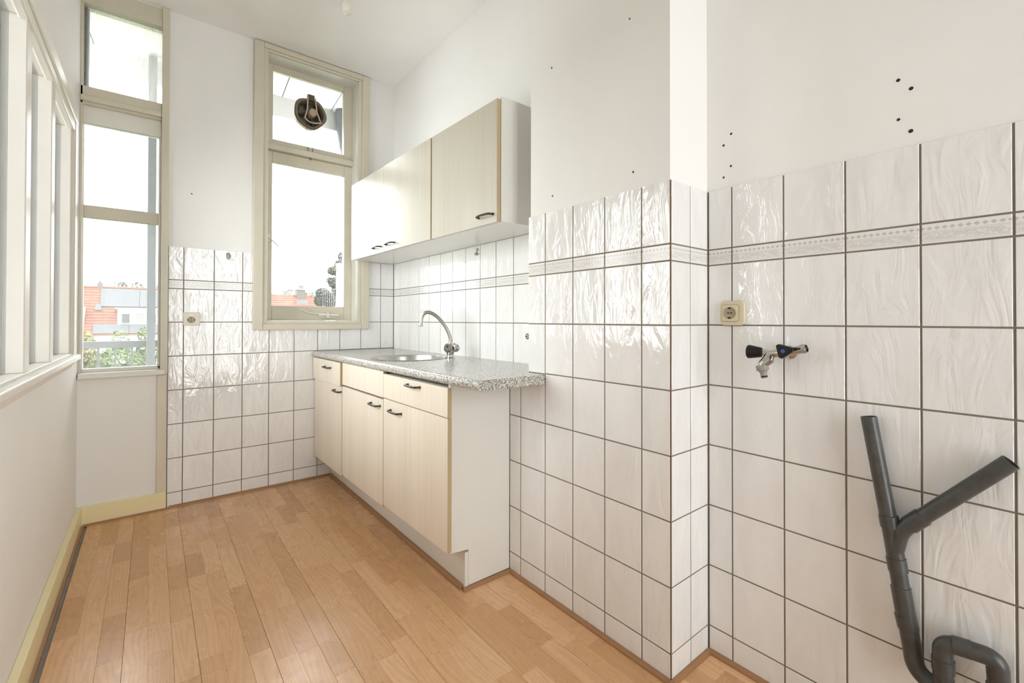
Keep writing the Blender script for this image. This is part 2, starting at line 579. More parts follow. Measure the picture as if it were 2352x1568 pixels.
# ------------------------------------------------------------------ laminate strips (each its own piece of the floor)
SW = 0.0655
strip_mesh = {}


def strip(x0, x1, y0, y1):
    key = (round(x1 - x0, 3), round(y1 - y0, 3))
    if key not in strip_mesh:
        a, b = key
        e = 0.0004
        me = bpy.data.meshes.new('floor_strip')
        vs = [(0, 0, -.008), (a, 0, -.008), (a, b, -.008), (0, b, -.008), (0, 0, -e), (a, 0, -e), (a, b, -e), (0, b, -e),
              (e, e, 0), (a - e, e, 0), (a - e, b - e, 0), (e, b - e, 0)]
        fs = [(0, 1, 5, 4), (1, 2, 6, 5), (2, 3, 7, 6), (3, 0, 4, 7), (4, 5, 9, 8), (5, 6, 10, 9), (6, 7, 11, 10), (7, 4, 8, 11), (8, 9, 10, 11)]
        me.from_pydata(vs, [], fs)
        me.materials.append(MAT['floor'])
        strip_mesh[key] = me
    o = bpy.data.objects.new('floor_strip', strip_mesh[key])
    col.objects.link(o)
    o.parent = floor
    o.location = (x0, y0, 0)


MB().box(XL, XR, YF, -0.56, -0.008, 0.0).build('floor_board', MAT['floor'], floor)
xcol = -0.263
k = 0
board_off = 0.0
rows_y0 = -0.2
while xcol < XS:
    x1 = min(xcol + SW, XS)
    y = rows_y0 - random.uniform(0, 0.35)
    gap = 0.0005 if k % 3 == 0 else 0.0001
    while y < YB:
        ln = random.choice([0.24, 0.30, 0.36, 0.42, 0.48, 0.54])
        ye = min(y + ln, YB - 0.002)
        ya = y
        # keep out of the pillar and from under the base units
        xm = (xcol + x1) / 2
        hi = YB
        if xm > 1.09: hi = 1.60
        if xm > XP - 0.002: hi = YP - 0.003
        yb2 = min(ye, hi)
        if ya < hi and yb2 - ya > 0.02:
            strip(xcol + gap, x1, ya + 0.0002, yb2 - 0.0002)
        y = ye
        if ye >= YB - 0.003: break
    xcol = x1
    k += 1
    if x1 >= XS: break

# crumbs of paint and grit lying about on the laminate
m = MB()
for _ in range(70):
    cx_, cy_ = random.uniform(-0.2, 1.2), random.uniform(0.9, 3.2)
    if cx_ > 1.0 and cy_ > 1.5: continue
    r_ = random.uniform(0.0008, 0.0022)
    m.lathe([(r_, 0.0001), (r_ * 0.8, r_ * 0.7), (0.0001, r_ * 0.9)], (cx_, cy_, 0), (0, 0, 1), 6)
tag(m.build('floor_grit', MAT['grit']), 'scattered crumbs of plaster and grit on the laminate', 'grit', kind='stuff')

# ------------------------------------------------------------------ wall tiles, each a piece of its wall
tile_mesh = {}


def tile_geo(wd, h, border):
    key = (round(wd, 4), round(h, 4), border)
    if key not in tile_mesh:
        a, b = wd / 2, h / 2
        e = 0.0011
        me = bpy.data.meshes.new('border_tile' if border else 'tile')
        def q(y, i): return [(-a + i, y, -b + i), (a - i, y, -b + i), (a - i, y, b - i), (-a + i, y, b - i)]
        vs = q(TH, 0) + q(e * 0.8, 0) + q(0, e)
        fs = [(8, 9, 10, 11)]
        for base in (0, 4):
            for i in range(4):
                j = (i + 1) % 4
                fs.append((base + i, base + j, base + 4 + j, base + 4 + i))
        me.from_pydata(vs, [], fs)
        me.materials.append(MAT['border'] if border else MAT['tile'])
        tile_mesh[key] = me
    return tile_mesh[key]


G = 0.0046


def tiles(parent, axis, plane, ul, zl, skip=None, clip=None):
    """axis 'y': wall faces -Y at y=plane, ul are X lines; axis 'x': wall faces -X at x=plane, ul are Y lines"""
    for i in range(len(ul) - 1):
        for j in range(len(zl) - 1):
            u0, u1, z0, z1 = ul[i], ul[i + 1], zl[j], zl[j + 1]
            if skip and skip((u0 + u1) / 2, (z0 + z1) / 2): continue
            border = z1 - z0 < 0.06 and z0 > 1.2
            a0 = u0 + (G / 2 if i else 0.0016); a1 = u1 - (G / 2 if i < len(ul) - 2 else 0.0016)
            b0 = z0 + (G / 2 if j else 0.0); b1 = z1 - (G / 2 if j < len(zl) - 2 else 0.0)
            if clip:
                c = clip(a0, a1, b0, b1)
                if not c: continue
                a0, a1, b0, b1 = c
            if a1 - a0 < 0.004 or b1 - b0 < 0.004: continue
            me = tile_geo(a1 - a0, b1 - b0, border)
            o = bpy.data.objects.new('border_tile' if border else 'tile', me)
            col.objects.link(o)
            o.parent = parent
            um, zm = (a0 + a1) / 2, (b0 + b1) / 2
            tilt = lambda: random.uniform(-0.0016, 0.0016)
            if axis == 'y':
                o.location = (um, plane, zm); o.rotation_euler = (tilt(), 0, tilt())
            else:
                o.location = (plane, um, zm); o.rotation_euler = (tilt(), 0, -math.pi / 2 + tilt())


def lines(a, b, first, step):
    out = [a]
    u = first
    while u < b - 0.008:
        if u > a + 0.008: out.append(u)
        u += step
    return out + [b]


GR = 0.0019   # grout lies this far behind the tile faces
# far wall
ulb = lines(0.079, XS - 0.002, 0.1533, TW)


def clip_back(a0, a1, b0, b1):
    if (b0 + b1) / 2 > 1.106:
        if a0 < 0.56 < a1: a1 = 0.56
        elif a0 < 1.26 < a1: a0 = 1.26
        elif 0.56 <= a0 and a1 <= 1.26: return None
    return a0, a1, b0, b1


tiles(wall_back, 'y', YB, ulb, ROWS, skip=lambda u, z: u > 1.12 and z < 0.8, clip=clip_back)
g = MB().box(0.077, 0.598, YB + GR, YB + TH + 0.001, 0.002, 1.5556).box(1.212, XS, YB + GR, YB + TH + 0.001, 0.002, 1.5556)
g.box(0.598, 1.212, YB + GR, YB + TH + 0.001, 0.002, 1.108)
g.build('grout', MAT['grout'], wall_back)
# wall behind the sink
K = [3.4098 - TW * i for i in range(1, 14)]
uls = sorted([YPL + 0.001] + [y for y in K if YPL + 0.02 < y < YB - 0.01] + [YB - 0.002])
tiles(wall_sink, 'x', XS, uls, [0.86] + ROWS[6:])
MB().box(XS + GR, XS + TH + 0.001, YPL, YB + 0.002, 0.855, 1.5556).build('grout', MAT['grout'], wall_sink)
# pillar face, tiled box below the worktop, pillar flank
ulp = sorted([YP + 0.002] + [1.5112 - TW * i for i in range(0, 5)] + [YBOX])
ulp1 = [y for y in ulp if y < 1.3564] + [1.3565 - 0.0007]
tiles(wall_pillar, 'x', XP, ulp1, ROWS)
tiles(wall_pillar, 'x', XP, [1.3565 + 0.0007, 1.5112, YBOX], ROWS[:5] + [0.8565])
tiles(wall_pillar, 'x', XP, [1.3565 + 0.0007, 1.462], ROWS[5:])
g = MB().box(XP + GR, XP + TH + 0.001, YP + GR, YBOX, 0.002, 0.856).box(XP + GR, XP + TH + 0.001, YP + GR, 1.460, 0.856, 1.5556)
g.box(XP + 0.0035, XR, YP + GR, YP + TH + 0.001, 0.002, 1.5556)
g.build('grout', MAT['grout'], wall_pillar)
MB().box(XP + 0.0006, XP + 0.005, YP + 0.0006, YP + 0.005, 0.002, 1.556).build('corner_joint', MAT['corner'], wall_pillar)
tiles(wall_pillar, 'y', YP, [XP + 0.003, 1.3727, XR - 0.002], ROWS)
# right-hand wall
ulr = sorted([YP - 0.002] + [0.7041 - TW * i for i in range(0, 9)])
tiles(wall_right, 'x', XR, ulr, ROWS)
MB().box(XR + GR, XR + TH + 0.001, ulr[0], YP + 0.001, 0.002, 1.5556).build('grout', MAT['grout'], wall_right)


def drill_hole(parent, pos, r, normal='x', tail=False):
    ax = (-1, 0, 0) if normal == 'x' else (0, -1, 0)
    m = MB().lathe([(r * 1.1, 0.0002), (r, 0.0007), (0.0004, 0.0008)], pos, ax, 12)
    m.build('drill_hole', MAT['hole'], parent)


for y, z, r in ((0.708, 1.733, .0035), (0.733, 1.702, .0035), (0.709, 1.627, .0032), (0.733, 1.595, .0032),
                (0.282, 1.733, .004), (0.257, 1.702, .0042), (0.282, 1.632, .0034), (0.258, 1.595, .0044)):
    drill_hole(wall_right, (XR + TH, y, z), r)
for y, z, r in ((0.943, 2.142, .003), (1.325, 2.142, .0035), (0.929, 1.617, .0034), (1.32, 1.62, .0034)):
    drill_hole(wall_pillar, (XP + TH, y, z), r)
drill_hole(wall_back, (0.190, YB + TH, 1.888), .0035, 'y')

# ------------------------------------------------------------------ skirting and quarter-round strips
bb = MB().box(XL, 0.074, YB - 0.014, YB + TH, 0.0, 0.103)
tag(bb.build('baseboard_back', MAT['creamy'], bevel=0.002), 'pale yellow skirting board under the corner window', 'baseboard', kind='structure')
bb = MB().box(XL, XL + 0.024, -0.48, YB - 0.014, 0.0, 0.103)
tag(bb.build('baseboard_left', MAT['creamy'], bevel=0.003), 'pale yellow skirting board along the side-window wall', 'baseboard', kind='structure')


def quarter(name, p, q, nrm, label, rr=0.0135):
    """quarter-round strip from p to q on the floor, nrm points into the room"""
    p, q, nrm = Vector(p), Vector(q), Vector(nrm)
    prof = [(0, 0)] + [(rr * math.cos(a), rr * math.sin(a)) for a in [R(d) for d in (0, 22, 45, 68, 90)]]
    vs = [p + nrm * a + Vector((0, 0, b)) for a, b in prof] + [q + nrm * a + Vector((0, 0, b)) for a, b in prof]
    n = len(prof)
    fs = [list(range(n)), list(range(n, 2 * n))[::-1]] + [(i, n + i, n + (i + 1) % n, (i + 1) % n) for i in range(n)]
    o = MB().add(vs, fs).build(name, MAT['strip'])
    return tag(o, label, 'trim', kind='structure')


quarter('trim_1', (0.09, YB - 0.001, 0), (1.03, YB - 0.001, 0), (0, -1, 0), 'brown quarter-round strip under the far wall tiles')
quarter('trim_2', (XL + 0.03, YB - 0.015, 0), (0.085, YB - 0.015, 0), (0, -1, 0), 'brown quarter-round strip in front of the corner skirting', 0.010)
quarter('trim_3', (XL + 0.0245, -0.4, 0), (XL + 0.0245, YB - 0.03, 0), (1, 0, 0), 'brown strip along the left skirting beside the bare gap', 0.010)
quarter('trim_4', (1.0220, 1.600, 0), (1.0200, YB - 0.02, 0), (-1, 0, 0), 'brown quarter-round strip along the cabinet plinth', 0.018)
quarter('trim_5', (1.012, 1.5870, 0), (XP - 0.001, 1.5845, 0), (0, -1, 0), 'short brown strip under the white cabinet side panel')
quarter('trim_6', (XP - 0.001, 1.583, 0), (XP - 0.001, YP - 0.014, 0), (-1, 0, 0), 'brown quarter-round strip along the foot of the pillar face')
quarter('trim_7', (XP - 0.014, YP - 0.001, 0), (XR - 0.001, YP - 0.001, 0), (0, -1, 0), 'brown quarter-round strip along the pillar flank')
quarter('trim_8', (XR - 0.001, YP - 0.002, 0), (XR - 0.001, -1.0, 0), (-1, 0, 0), 'brown quarter-round strip along the right-hand wall')
o = MB().box(0.030, 0.073, YB - 0.008, YB + TH, 0.103, 0.79).build('trim_9', MAT['boardcream'], bevel=0.001)
tag(o, 'upright beige board between the parapet and the far tiles', 'trim', kind='structure')

# ------------------------------------------------------------------ window_1: tall narrow window in the far left corner
w1 = empty('window_1', (-0.13, YB, 0.8), 'tall narrow three-pane window in the far left corner', 'window', kind='structure')
YS = YB + 0.036      # sash face
m = MB()
m.box(0.043, 0.078, YB - 0.012, YB + 0.10, 0.80, ZC - 0.002)              # right post
m.box(XL, XL + 0.012, YB + 0.012, YB + 0.10, 0.80, 2.93)
m.box(XL, 0.045, YB + 0.004, YB + 0.10, 2.855, ZC - 0.004)
m.build('frame', MAT['cream'], w1, bevel=0.002)
MB().box(XL, 0.043, YB + 0.012, YB + 0.09, 2.30, 2.40).build('transom', MAT['cream'], w1, bevel=0.003)
MB().box(XL, 0.043, YB - 0.006, YB + 0.03, 2.314, 2.345).build('transom_moulding', MAT['cream'], w1, bevel=0.006)
m = MB()
m.box(XL + 0.002, 0.043, YS, YS + 0.045, 2.205, 2.314)
m.box(XL + 0.002, XL + 0.016, YS, YS + 0.045, 0.83, 2.205).box(0.030, 0.043, YS, YS + 0.045, 0.83, 2.205)
m.box(XL + 0.002, 0.043, YS, YS + 0.045, 0.825, 0.845)
m.build('sash', MAT['white'], w1, bevel=0.0025)
MB().box(XL + 0.016, 0.030, YS + 0.004, YS + 0.04, 1.682, 1.752).build('glazing_bar', MAT['cream'], w1, bevel=0.003)
MB().box(XL + 0.012, 0.043, YS + 0.016, YS + 0.020, 2.40, 2.855).build('pane', MAT['glassfrost'], w1)
MB().box(XL + 0.016, 0.030, YS + 0.020, YS + 0.024, 1.752, 2.205).build('pane', MAT['glass'], w1)
MB().box(XL + 0.016, 0.030, YS + 0.020, YS + 0.024, 0.845, 1.682).build('pane', MAT['glassdirty'], w1)
m = MB().prism([(-0.306, YB - 0.038), (0.064, YB - 0.030), (0.064, YB + 0.05), (-0.306, YB + 0.05)], 0.797, 0.826)
m.build('sill', MAT['white'], w1, bevel=0.003)
MB().box(XL + 0.0125, XL + 0.03, YS + 0.03, YS + 0.06, 2.41, 2.85).build('weather_strip', MAT['zinc'], w1)

# ------------------------------------------------------------------ window_2: window beside the wall cabinet
w2 = empty('window_2', (0.905, YB, 1.05), 'cream casement window with a top light beside the wall cabinets', 'window', kind='structure')
XA, XB = 0.603, 1.207
YC = YB - 0.024      # casing face
YSH = 3.488          # sash face


def frame4(mb, x0, x1, z0, z1, wl_, wr_, wb_, wt_, y0, y1):
    mb.box(x0, x0 + wl_, y0, y1, z0, z1).box(x1 - wr_, x1, y0, y1, z0, z1)
    mb.box(x0 + wl_, x1 - wr_, y0, y1, z0, z0 + wb_).box(x0 + wl_, x1 - wr_, y0, y1, z1 - wt_, z1)
    return mb


frame4(MB(), 0.518, 1.292, 1.050, 2.960, 0.058, 0.058, 0.040, 0.034, YC, YB - 0.0003).build('casing', MAT['cream'], w2, bevel=0.004)
frame4(MB(), 0.576, 1.234, 1.090, 2.926, 0.027, 0.027, 0.018, 0.018, YC + 0.009, YB - 0.0003).build('casing_bead', MAT['cream'], w2, bevel=0.003)
m = MB()   # lining of the opening
m.box(XA - 0.003, XA + 0.002, YB - 0.0003, 3.60, 1.108, 2.908).box(XB - 0.002, XB + 0.003, YB - 0.0003, 3.60, 1.108, 2.908)
m.box(XA, XB, YB - 0.0003, 3.60, 1.108, 1.113).box(XA, XB, YB - 0.0003, 3.60, 2.903, 2.908)
m.build('lining', MAT['white'], w2)
MB().box(XA, XB, YSH - 0.032, YSH + 0.075, 2.296, 2.338).build('transom', MAT['cream'], w2, bevel=0.008, seg=3)
frame4(MB(), XA + 0.002, XB - 0.002, 1.1135, 2.294, 0.048, 0.058, 0.1035, 0.075, YSH, YSH + 0.05).build('casement_sash', MAT['cream'], w2, bevel=0.004)
frame4(MB(), XA + 0.002, XB - 0.002, 2.339, 2.903, 0.050, 0.062, 0.040, 0.038, YSH, YSH + 0.05).build('top_sash', MAT['cream'], w2, bevel=0.004)
MB().box(XA + 0.05, XB - 0.06, YSH + 0.024, YSH + 0.028, 1.217, 2.219).build('pane', MAT['glass'], w2)
# top pane with a round hole for the fan: ring of quads out to the rectangle
FX, FZ, FR = 0.905, 2.632, 0.112
x0, x1, z0, z1 = XA + 0.052, XB - 0.064, 2.379, 2.865
seg = 32
ring, rect = [], []
for k in range(seg):
    a = 2 * math.pi * k / seg
    c, s_ = math.cos(a), math.sin(a)
    tx = ((x1 - FX) / c if c > 0 else (x0 - FX) / c) if abs(c) > 1e-6 else 1e9
    tz = ((z1 - FZ) / s_ if s_ > 0 else (z0 - FZ) / s_) if abs(s_) > 1e-6 else 1e9
    t_ = min(tx, tz)
    ring.append((FX + FR * 0.86 * c, YSH + 0.026, FZ + FR * 0.86 * s_)); rect.append((FX + t_ * c, YSH + 0.026, FZ + t_ * s_))
m = MB().add(ring + rect, [(k, (k + 1) % seg, seg + (k + 1) % seg, seg + k) for k in range(seg)])
for cx_, cz_ in ((x0, z0), (x1, z0), (x1, z1), (x0, z1)):       # fill the four corners
    near = sorted(range(seg), key=lambda k: (rect[k][0] - cx_) ** 2 + (rect[k][2] - cz_) ** 2)
    i = [k for k in near if abs(rect[k][0] - cx_) < 1e-6][0]; j = [k for k in near if abs(rect[k][2] - cz_) < 1e-6][0]
    m.add([rect[i], (cx_, YSH + 0.026, cz_), rect[j]], [(0, 1, 2)])
m.build('pane', MAT['glass'], w2)
st = MB().tube(fillet([(0.823, YSH - 0.028, 1.193), (0.852, YSH - 0.028, 1.191), (0.888, YSH - 0.024, 1.168), (1.00, YSH - 0.022, 1.162), (1.105, YSH - 0.02, 1.152)], 0.02), 0.0048, 8)
st.box(0.96, 1.10, YSH - 0.026, YSH - 0.014, 1.149, 1.163).box(0.975, 1.075, YSH - 0.03, YSH, 1.136, 1.142).box(1.015, 1.03, YSH - 0.03, YSH - 0.012, 1.142, 1.172)
st.build('window_stay', MAT['white'], w2)
hd = MB().tube([(0.628, YSH - 0.012, 1.684), (0.640, YSH - 0.03, 1.672), (0.686, YSH - 0.04, 1.628)], [0.005, 0.005, 0.0042], 8)
hd.box(0.616, 0.640, YSH - 0.012, YSH, 1.66, 1.71)
hd.build('latch_lever', MAT['white'], w2)

# ------------------------------------------------------------------ window_3: long window in the left wall
w3 = empty('window_3', (XL, 1.2, 0.93), 'long side window with deep white mullions and a wide sill', 'window', kind='structure')
Z0, Z1 = 0.950, 2.068
WY0, WY1 = 1.52, 3.118
MB().box(XL - 0.10, XL + 0.004, WY0, WY1, Z1, 2.125).build('head_rail', MAT['side'], w3, bevel=0.004)
MB().box(XL - 0.004, XL + 0.016, WY0 - 0.05, 3.165, 2.10, 2.165).build('head_casing', MAT['side'], w3, bevel=0.006)
MB().box(XL - 0.020, XL + 0.009, WY0, WY1, Z1 - 0.012, 2.10).build('head_moulding', MAT['side'], w3, bevel=0.006)
MB().box(XL - 0.10, XL + 0.004, WY0, WY1, 0.93, Z0).build('bottom_rail', MAT['side'], w3, bevel=0.003)
MB().box(XL - 0.004, XL + 0.013, 3.112, 3.163, 0.948, 2.10).build('jamb_casing', MAT['side'], w3, bevel=0.003)
MB().box(XL - 0.10, XL - 0.002, 3.085, WY1, Z0, Z1).build('jamb', MAT['side'], w3, bevel=0.003)
ym = [2.052 + 0.4605 * 1 * i for i in (1, 0, -1)]
for y in ym:
    MB().box(XL - 0.095, XL + 0.002, y, y + 0.072, Z0, Z1).build('mullion', MAT['side'], w3, bevel=0.003)
edges = [WY0] + sorted([v for y in ym for v in (y, y + 0.072)]) + [3.085]
for i in range(0, len(edges), 2):
    if edges[i + 1] - edges[i] > 0.05:
        MB().box(XL - 0.042, XL - 0.038, edges[i], edges[i + 1], Z0, Z1).build('pane', MAT['glassclean'], w3)
m = MB().prism([(XL - 0.02, 0.917), (XL + 0.034, 0.917), (XL + 0.034, 0.941), (XL - 0.02, 0.947)], WY0 - 0.1, 3.155, 'y')
m.build('sill', MAT['side'], w3, bevel=0.004)
m = MB().prism([(XL - 0.002, 0.875), (XL + 0.016, 0.905), (XL + 0.018, 0.917), (XL - 0.002, 0.917)], WY0 - 0.1, 3.12, 'y')
m.build('sill_bed', MAT['wall'], w3)

# ------------------------------------------------------------------ added_daylight_door: unseen glazed door, added to bring daylight to the far wall and floor
d1 = empty('added_daylight_door', (0.62, YF - 0.1, 0.02), 'white glazed double door added behind the camera to let daylight in', 'door', kind='structure')
for xa in (0.144, 0.767):
    frame4(MB(), xa, xa + 0.619, 0.024, 2.546, 0.07, 0.07, 0.12, 0.08, YF - 0.12, YF - 0.075).build('added_door_leaf', MAT['white'], d1, bevel=0.003)
    MB().box(xa + 0.07, xa + 0.549, YF - 0.10, YF - 0.096, 0.144, 2.466).build('pane', MAT['glassclean'], d1)

# ------------------------------------------------------------------ base cabinets
def xf(y):  # line of the door faces (the run stands a touch out of square)
    return 0.929 - 0.0122 * (y - 1.57)


def slab(mb, y0, y1, z0, z1, off=0.0, th=0.018):
    """flat front parallel to the cabinet run, its face off metres in front of the door line"""
    p = [(xf(y0) - off, y0), (xf(y0) - off + th, y0), (xf(y1) - off + th, y1), (xf(y1) - off, y1)]
    return mb.prism(p, z0, z1)


def front(name, mat, parent, y0, y1, z0, z1, off=0.0, fx=xf, edge_name='edge_band'):
    th = 0.0185
    p = [(fx(y0) - off, y0 + 0.0015), (fx(y0) - off + th, y0 + 0.0015), (fx(y1) - off + th, y1), (fx(y1) - off, y1)]
    o = MB().prism(p, z0, z1).build(name, MAT[mat], parent, bevel=0.0008)
    e = MB().prism([(fx(y0) - off + 0.0004, y0), (fx(y0) - off + th, y0), (fx(y0) - off + th, y0 + 0.0015), (fx(y0) - off + 0.0004, y0 + 0.0015)], z0, z1)
    e.build(edge_name, MAT['edge'], o)
    return o


def handle(parent, ya, yb, z, fx, off=0.0):
    """black bow handle: two feet on the front, bar swung out between them"""
    x0 = fx((ya + yb) / 2) - off
    ya, yb = min(ya, yb), max(ya, yb)
    pts = fillet([(x0, ya, z), (x0 - 0.024, ya + 0.004, z), (x0 - 0.030, (ya + yb) / 2, z), (x0 - 0.024, yb - 0.004, z), (x0, yb, z)], [0.012, 0.03, 0.012], 5)
    m = MB().tube(pts, 0.0047, 10)
    m.lathe([(0.0062, 0.0), (0.0062, 0.003), (0.0048, 0.0045)], (x0, ya, z), (-1, 0, 0), 10).lathe([(0.0062, 0.0), (0.0062, 0.003), (0.0048, 0.0045)], (x0, yb, z), (-1, 0, 0), 10)
    return m.build('handle', MAT['handle'], parent)


PLX = 1.036    # plinth face
UNITS = [  # y0, y1, z bottom of door, label, handle y's
    (2.806, 3.366, 0.163, 'maple base cabinet in the far corner, one drawer above one door'),
    (2.196, 2.800, 0.175, 'middle maple base cabinet with a blank panel above its door'),
    (1.570, 2.190, 0.186, 'nearest maple base cabinet with a drawer and a white notched side panel'),
]
for i, (y0, y1, zb, lab) in enumerate(UNITS):
    c = empty('base_cabinet', ((xf(y0) + XS) / 2, (y0 + y1) / 2, 0), lab, 'cabinet', 'maple base cabinets under the worktop')
    xb = XS - 0.004
    bx0, bx1 = xf(y0) + 0.022, xf(y1) + 0.022
    yb0 = y0 if i < 2 else 1.606
    m = MB().prism([(bx0, yb0), (xb, yb0), (xb, y1), (bx1, y1)], zb - 0.008, 0.845 if i != 1 else 0.70)
    m.build('carcass', MAT['carcass'], c)
    if i == 2:   # end panel with the toe-kick notch
        prof = [(0.951, 0.172), (1.040, 0.163), (1.040, 0.0135), (XP - 0.001, 0.0135), (XP - 0.001, 0.857), (0.951, 0.857)]
        MB().prism(prof, 1.5885, 1.605, 'y').build('side_panel', MAT['carcass'], c, bevel=0.0006)
    if i == 0:
        d = front('drawer', 'maple', c, y0, y1 - 0.004, 0.712, 0.856, 0.012)
        handle(d, 2.975, 3.09, 0.812, xf, 0.012)
        d = front('door', 'maple', c, y0, y1, zb, 0.708)
        handle(d, 2.815, 2.93, 0.677, xf)
    elif i == 1:
        front('blank_panel', 'maple', c, y0, y1, 0.724, 0.857)
        d = front('door', 'maple', c, y0, y1, zb, 0.714)
        handle(d, 2.23, 2.345, 0.678, xf)
    else:
        d = front('drawer', 'maple', c, y0, y1, 0.727, 0.846, 0.002)
        handle(d, 1.80, 1.915, 0.823, xf, 0.002)
        d = front('door', 'maple', c, y0, y1, zb, 0.7225, 0.001)
        handle(d, 1.985, 2.10, 0.677, xf)
p = [(1.0225, 1.5890), (1.0392, 1.5890), (1.0392, 1.62), (1.0372, YB - 0.004), (1.0205, YB - 0.004)]
tag(MB().prism(p, 0.0, 0.154).build('cabinet_plinth', MAT['carcass']), 'white kickboard set back under the base cabinets', 'plinth')

# ------------------------------------------------------------------ worktop with a round cut-out
SKX, SKY_, SKR = 1.175, 2.435, 0.205
ZT = 0.8975
wt = empty('worktop', (1.2, 2.4, 0.858), 'speckled grey laminate worktop with a rounded front edge', 'worktop')


def wx(y):  # front edge line
    return 0.925 - 0.0190 * (y - 1.356)


YW0, YW1 = 1.356, YB - 0.001
# bullnose profile swept along the front edge
prof = [(0.02, 0.858)]
for k in range(0, 9):
    a = R(-90 + k * 22.5)
    prof.append((0.0185 - 0.0185 * math.cos(a), 0.878 + 0.0195 * math.sin(a)))
vs, n = [], len(prof)
for y in (YW0, YW1):
    vs += [(wx(y) + a, y, b) for a, b in prof]
vs += []
m = MB()
m.add(vs, [(i, i + 1, n + i + 1, n + i) for i in range(n - 1)], True)
m.add(vs[:n], [list(range(n))]); m.add(vs[n:], [list(range(n))[::-1]])
# top surface: outline minus the sink hole, stitched radially
out = [(wx(YW0) + 0.0185, YW0), (XP - 0.0008, YW0), (XP - 0.0008, 1.4635), (XS - 0.0008, 1.4635), (XS - 0.0008, YW1), (wx(YW1) + 0.0185, YW1)]


def ray_poly(c, a, poly):
    best = None
    dx, dy = math.cos(a), math.sin(a)
    for i in range(len(poly)):
        x1, y1 = poly[i]; x2, y2 = poly[(i + 1) % len(poly)]
        ex, ey = x2 - x1, y2 - y1
        den = dx * ey - dy * ex
        if abs(den) < 1e-9: continue
        t = ((x1 - c[0]) * ey - (y1 - c[1]) * ex) / den
        s = ((x1 - c[0]) * dy - (y1 - c[1]) * dx) / den
        if t > 0 and -1e-6 <= s <= 1 + 1e-6 and (best is None or t > best): best = t
    return best


# rectangle part (y >= 1.4635) around the hole, then the near tongue as a plain quad
rect_p = [(wx(1.4635) + 0.0185, 1.4635), (XS - 0.0008, 1.4635), (XS - 0.0008, YW1), (wx(YW1) + 0.0185, YW1)]
angs = sorted([2 * math.pi * k / 64 for k in range(64)] + [math.atan2(y - SKY_, x - SKX) % (2 * math.pi) for x, y in rect_p])
inner = [(SKX + SKR * math.cos(a), SKY_ + SKR * math.sin(a)) for a in angs]
outer = []
for a in angs:
    t = ray_poly((SKX, SKY_), a, rect_p)
    outer.append((SKX + t * math.cos(a), SKY_ + t * math.sin(a)))
n2 = len(angs)
for z, flip in ((ZT, False), (0.858, True)):
    vv = [(x, y, z) for x, y in inner + outer]
    ff = [(k, n2 + k, n2 + (k + 1) % n2, (k + 1) % n2) for k in range(n2)]
    m.add(vv, [f[::-1] for f in ff] if flip else ff)
    tq = [(wx(YW0) + 0.0185, YW0, z), (XP - 0.0008, YW0, z), (XP - 0.0008, 1.4635, z), (wx(1.4635) + 0.0185, 1.4635, z)]
    m.add(tq, [(3, 2, 1, 0) if flip else (0, 1, 2, 3)])
m.add([(x, y, z) for z in (0.858, ZT) for x, y in inner], [(k, (k + 1) % n2, n2 + (k + 1) % n2, n2 + k) for k in range(n2)])
m.add([(wx(YW0) + 0.0185, YW0, 0.858), (XP - 0.0008, YW0, 0.858), (XP - 0.0008, YW0, ZT), (wx(YW0) + 0.0185, YW0, ZT)], [(0, 1, 2, 3)])
m.add([(XP - 0.0008, YW0, 0.858), (XP - 0.0008, 1.4635, 0.858), (XP - 0.0008, 1.4635, ZT), (XP - 0.0008, YW0, ZT)], [(0, 1, 2, 3)])
m.build('slab', MAT['worktop'], wt)

# ------------------------------------------------------------------ round steel sink
sk = empty('sink', (SKX, SKY_, 0.75), 'round stainless steel sink set into the speckled worktop', 'sink')
m = MB().lathe([(0.199, -0.0005), (0.215, 0.0002), (0.216, 0.0026), (0.205, 0.0042), (0.196, 0.0018), (0.191, -0.012), (0.186, -0.10), (0.17, -0.135), (0.13, -0.148), (0.036, -0.152)],
               (SKX, SKY_, ZT), (0, 0, 1), 56)
m.build('bowl', MAT['steel'], sk)
MB().lathe([(0.037, -0.152), (0.034, -0.150), (0.03, -0.154), (0.0005, -0.156)], (SKX, SKY_, ZT), (0, 0, 1), 24).build('drain', MAT['chrome'], sk)

# ------------------------------------------------------------------ two-handle tap
FXY = Vector((1.352, 2.262, ZT))
tp = empty('sink_tap', FXY, 'chrome swan-neck mixer tap with two knobs beside the sink', 'tap')
MB().lathe([(0.0005, 0), (0.027, 0.0), (0.027, 0.004), (0.022, 0.007), (0.019, 0.016), (0.022, 0.03), (0.026, 0.045), (0.022, 0.062), (0.014, 0.074), (0.011, 0.09), (0.0005, 0.09)], FXY, (0, 0, 1), 24).build('body', MAT['chrome'], tp)
sd = Vector((-0.80, 0.60, 0)).normalized()
pts = [(-0.002, 0.088), (-0.003, 0.108)]
S = lambda a, z: FXY + sd * a + Vector((0, 0, z))
path = [S(-0.001, 0.085)] + bezier(S(-0.002, 0.105), S(0.006, 0.17), S(0.075, 0.262), S(0.128, 0.266), 14) + bezier(S(0.128, 0.266), S(0.158, 0.267), S(0.168, 0.235), S(0.169, 0.205), 8)[1:]
MB().tube(path, 0.0102, 16).build('spout', MAT['steel'], tp)
MB().lathe([(0.0005, 0), (0.011, 0.0), (0.0118, 0.004), (0.0118, 0.012), (0.0098, 0.016), (0.0098, 0.022)], S(0.169, 0.184), (0, 0, 1), 18).build('aerator', MAT['chrome'], tp)
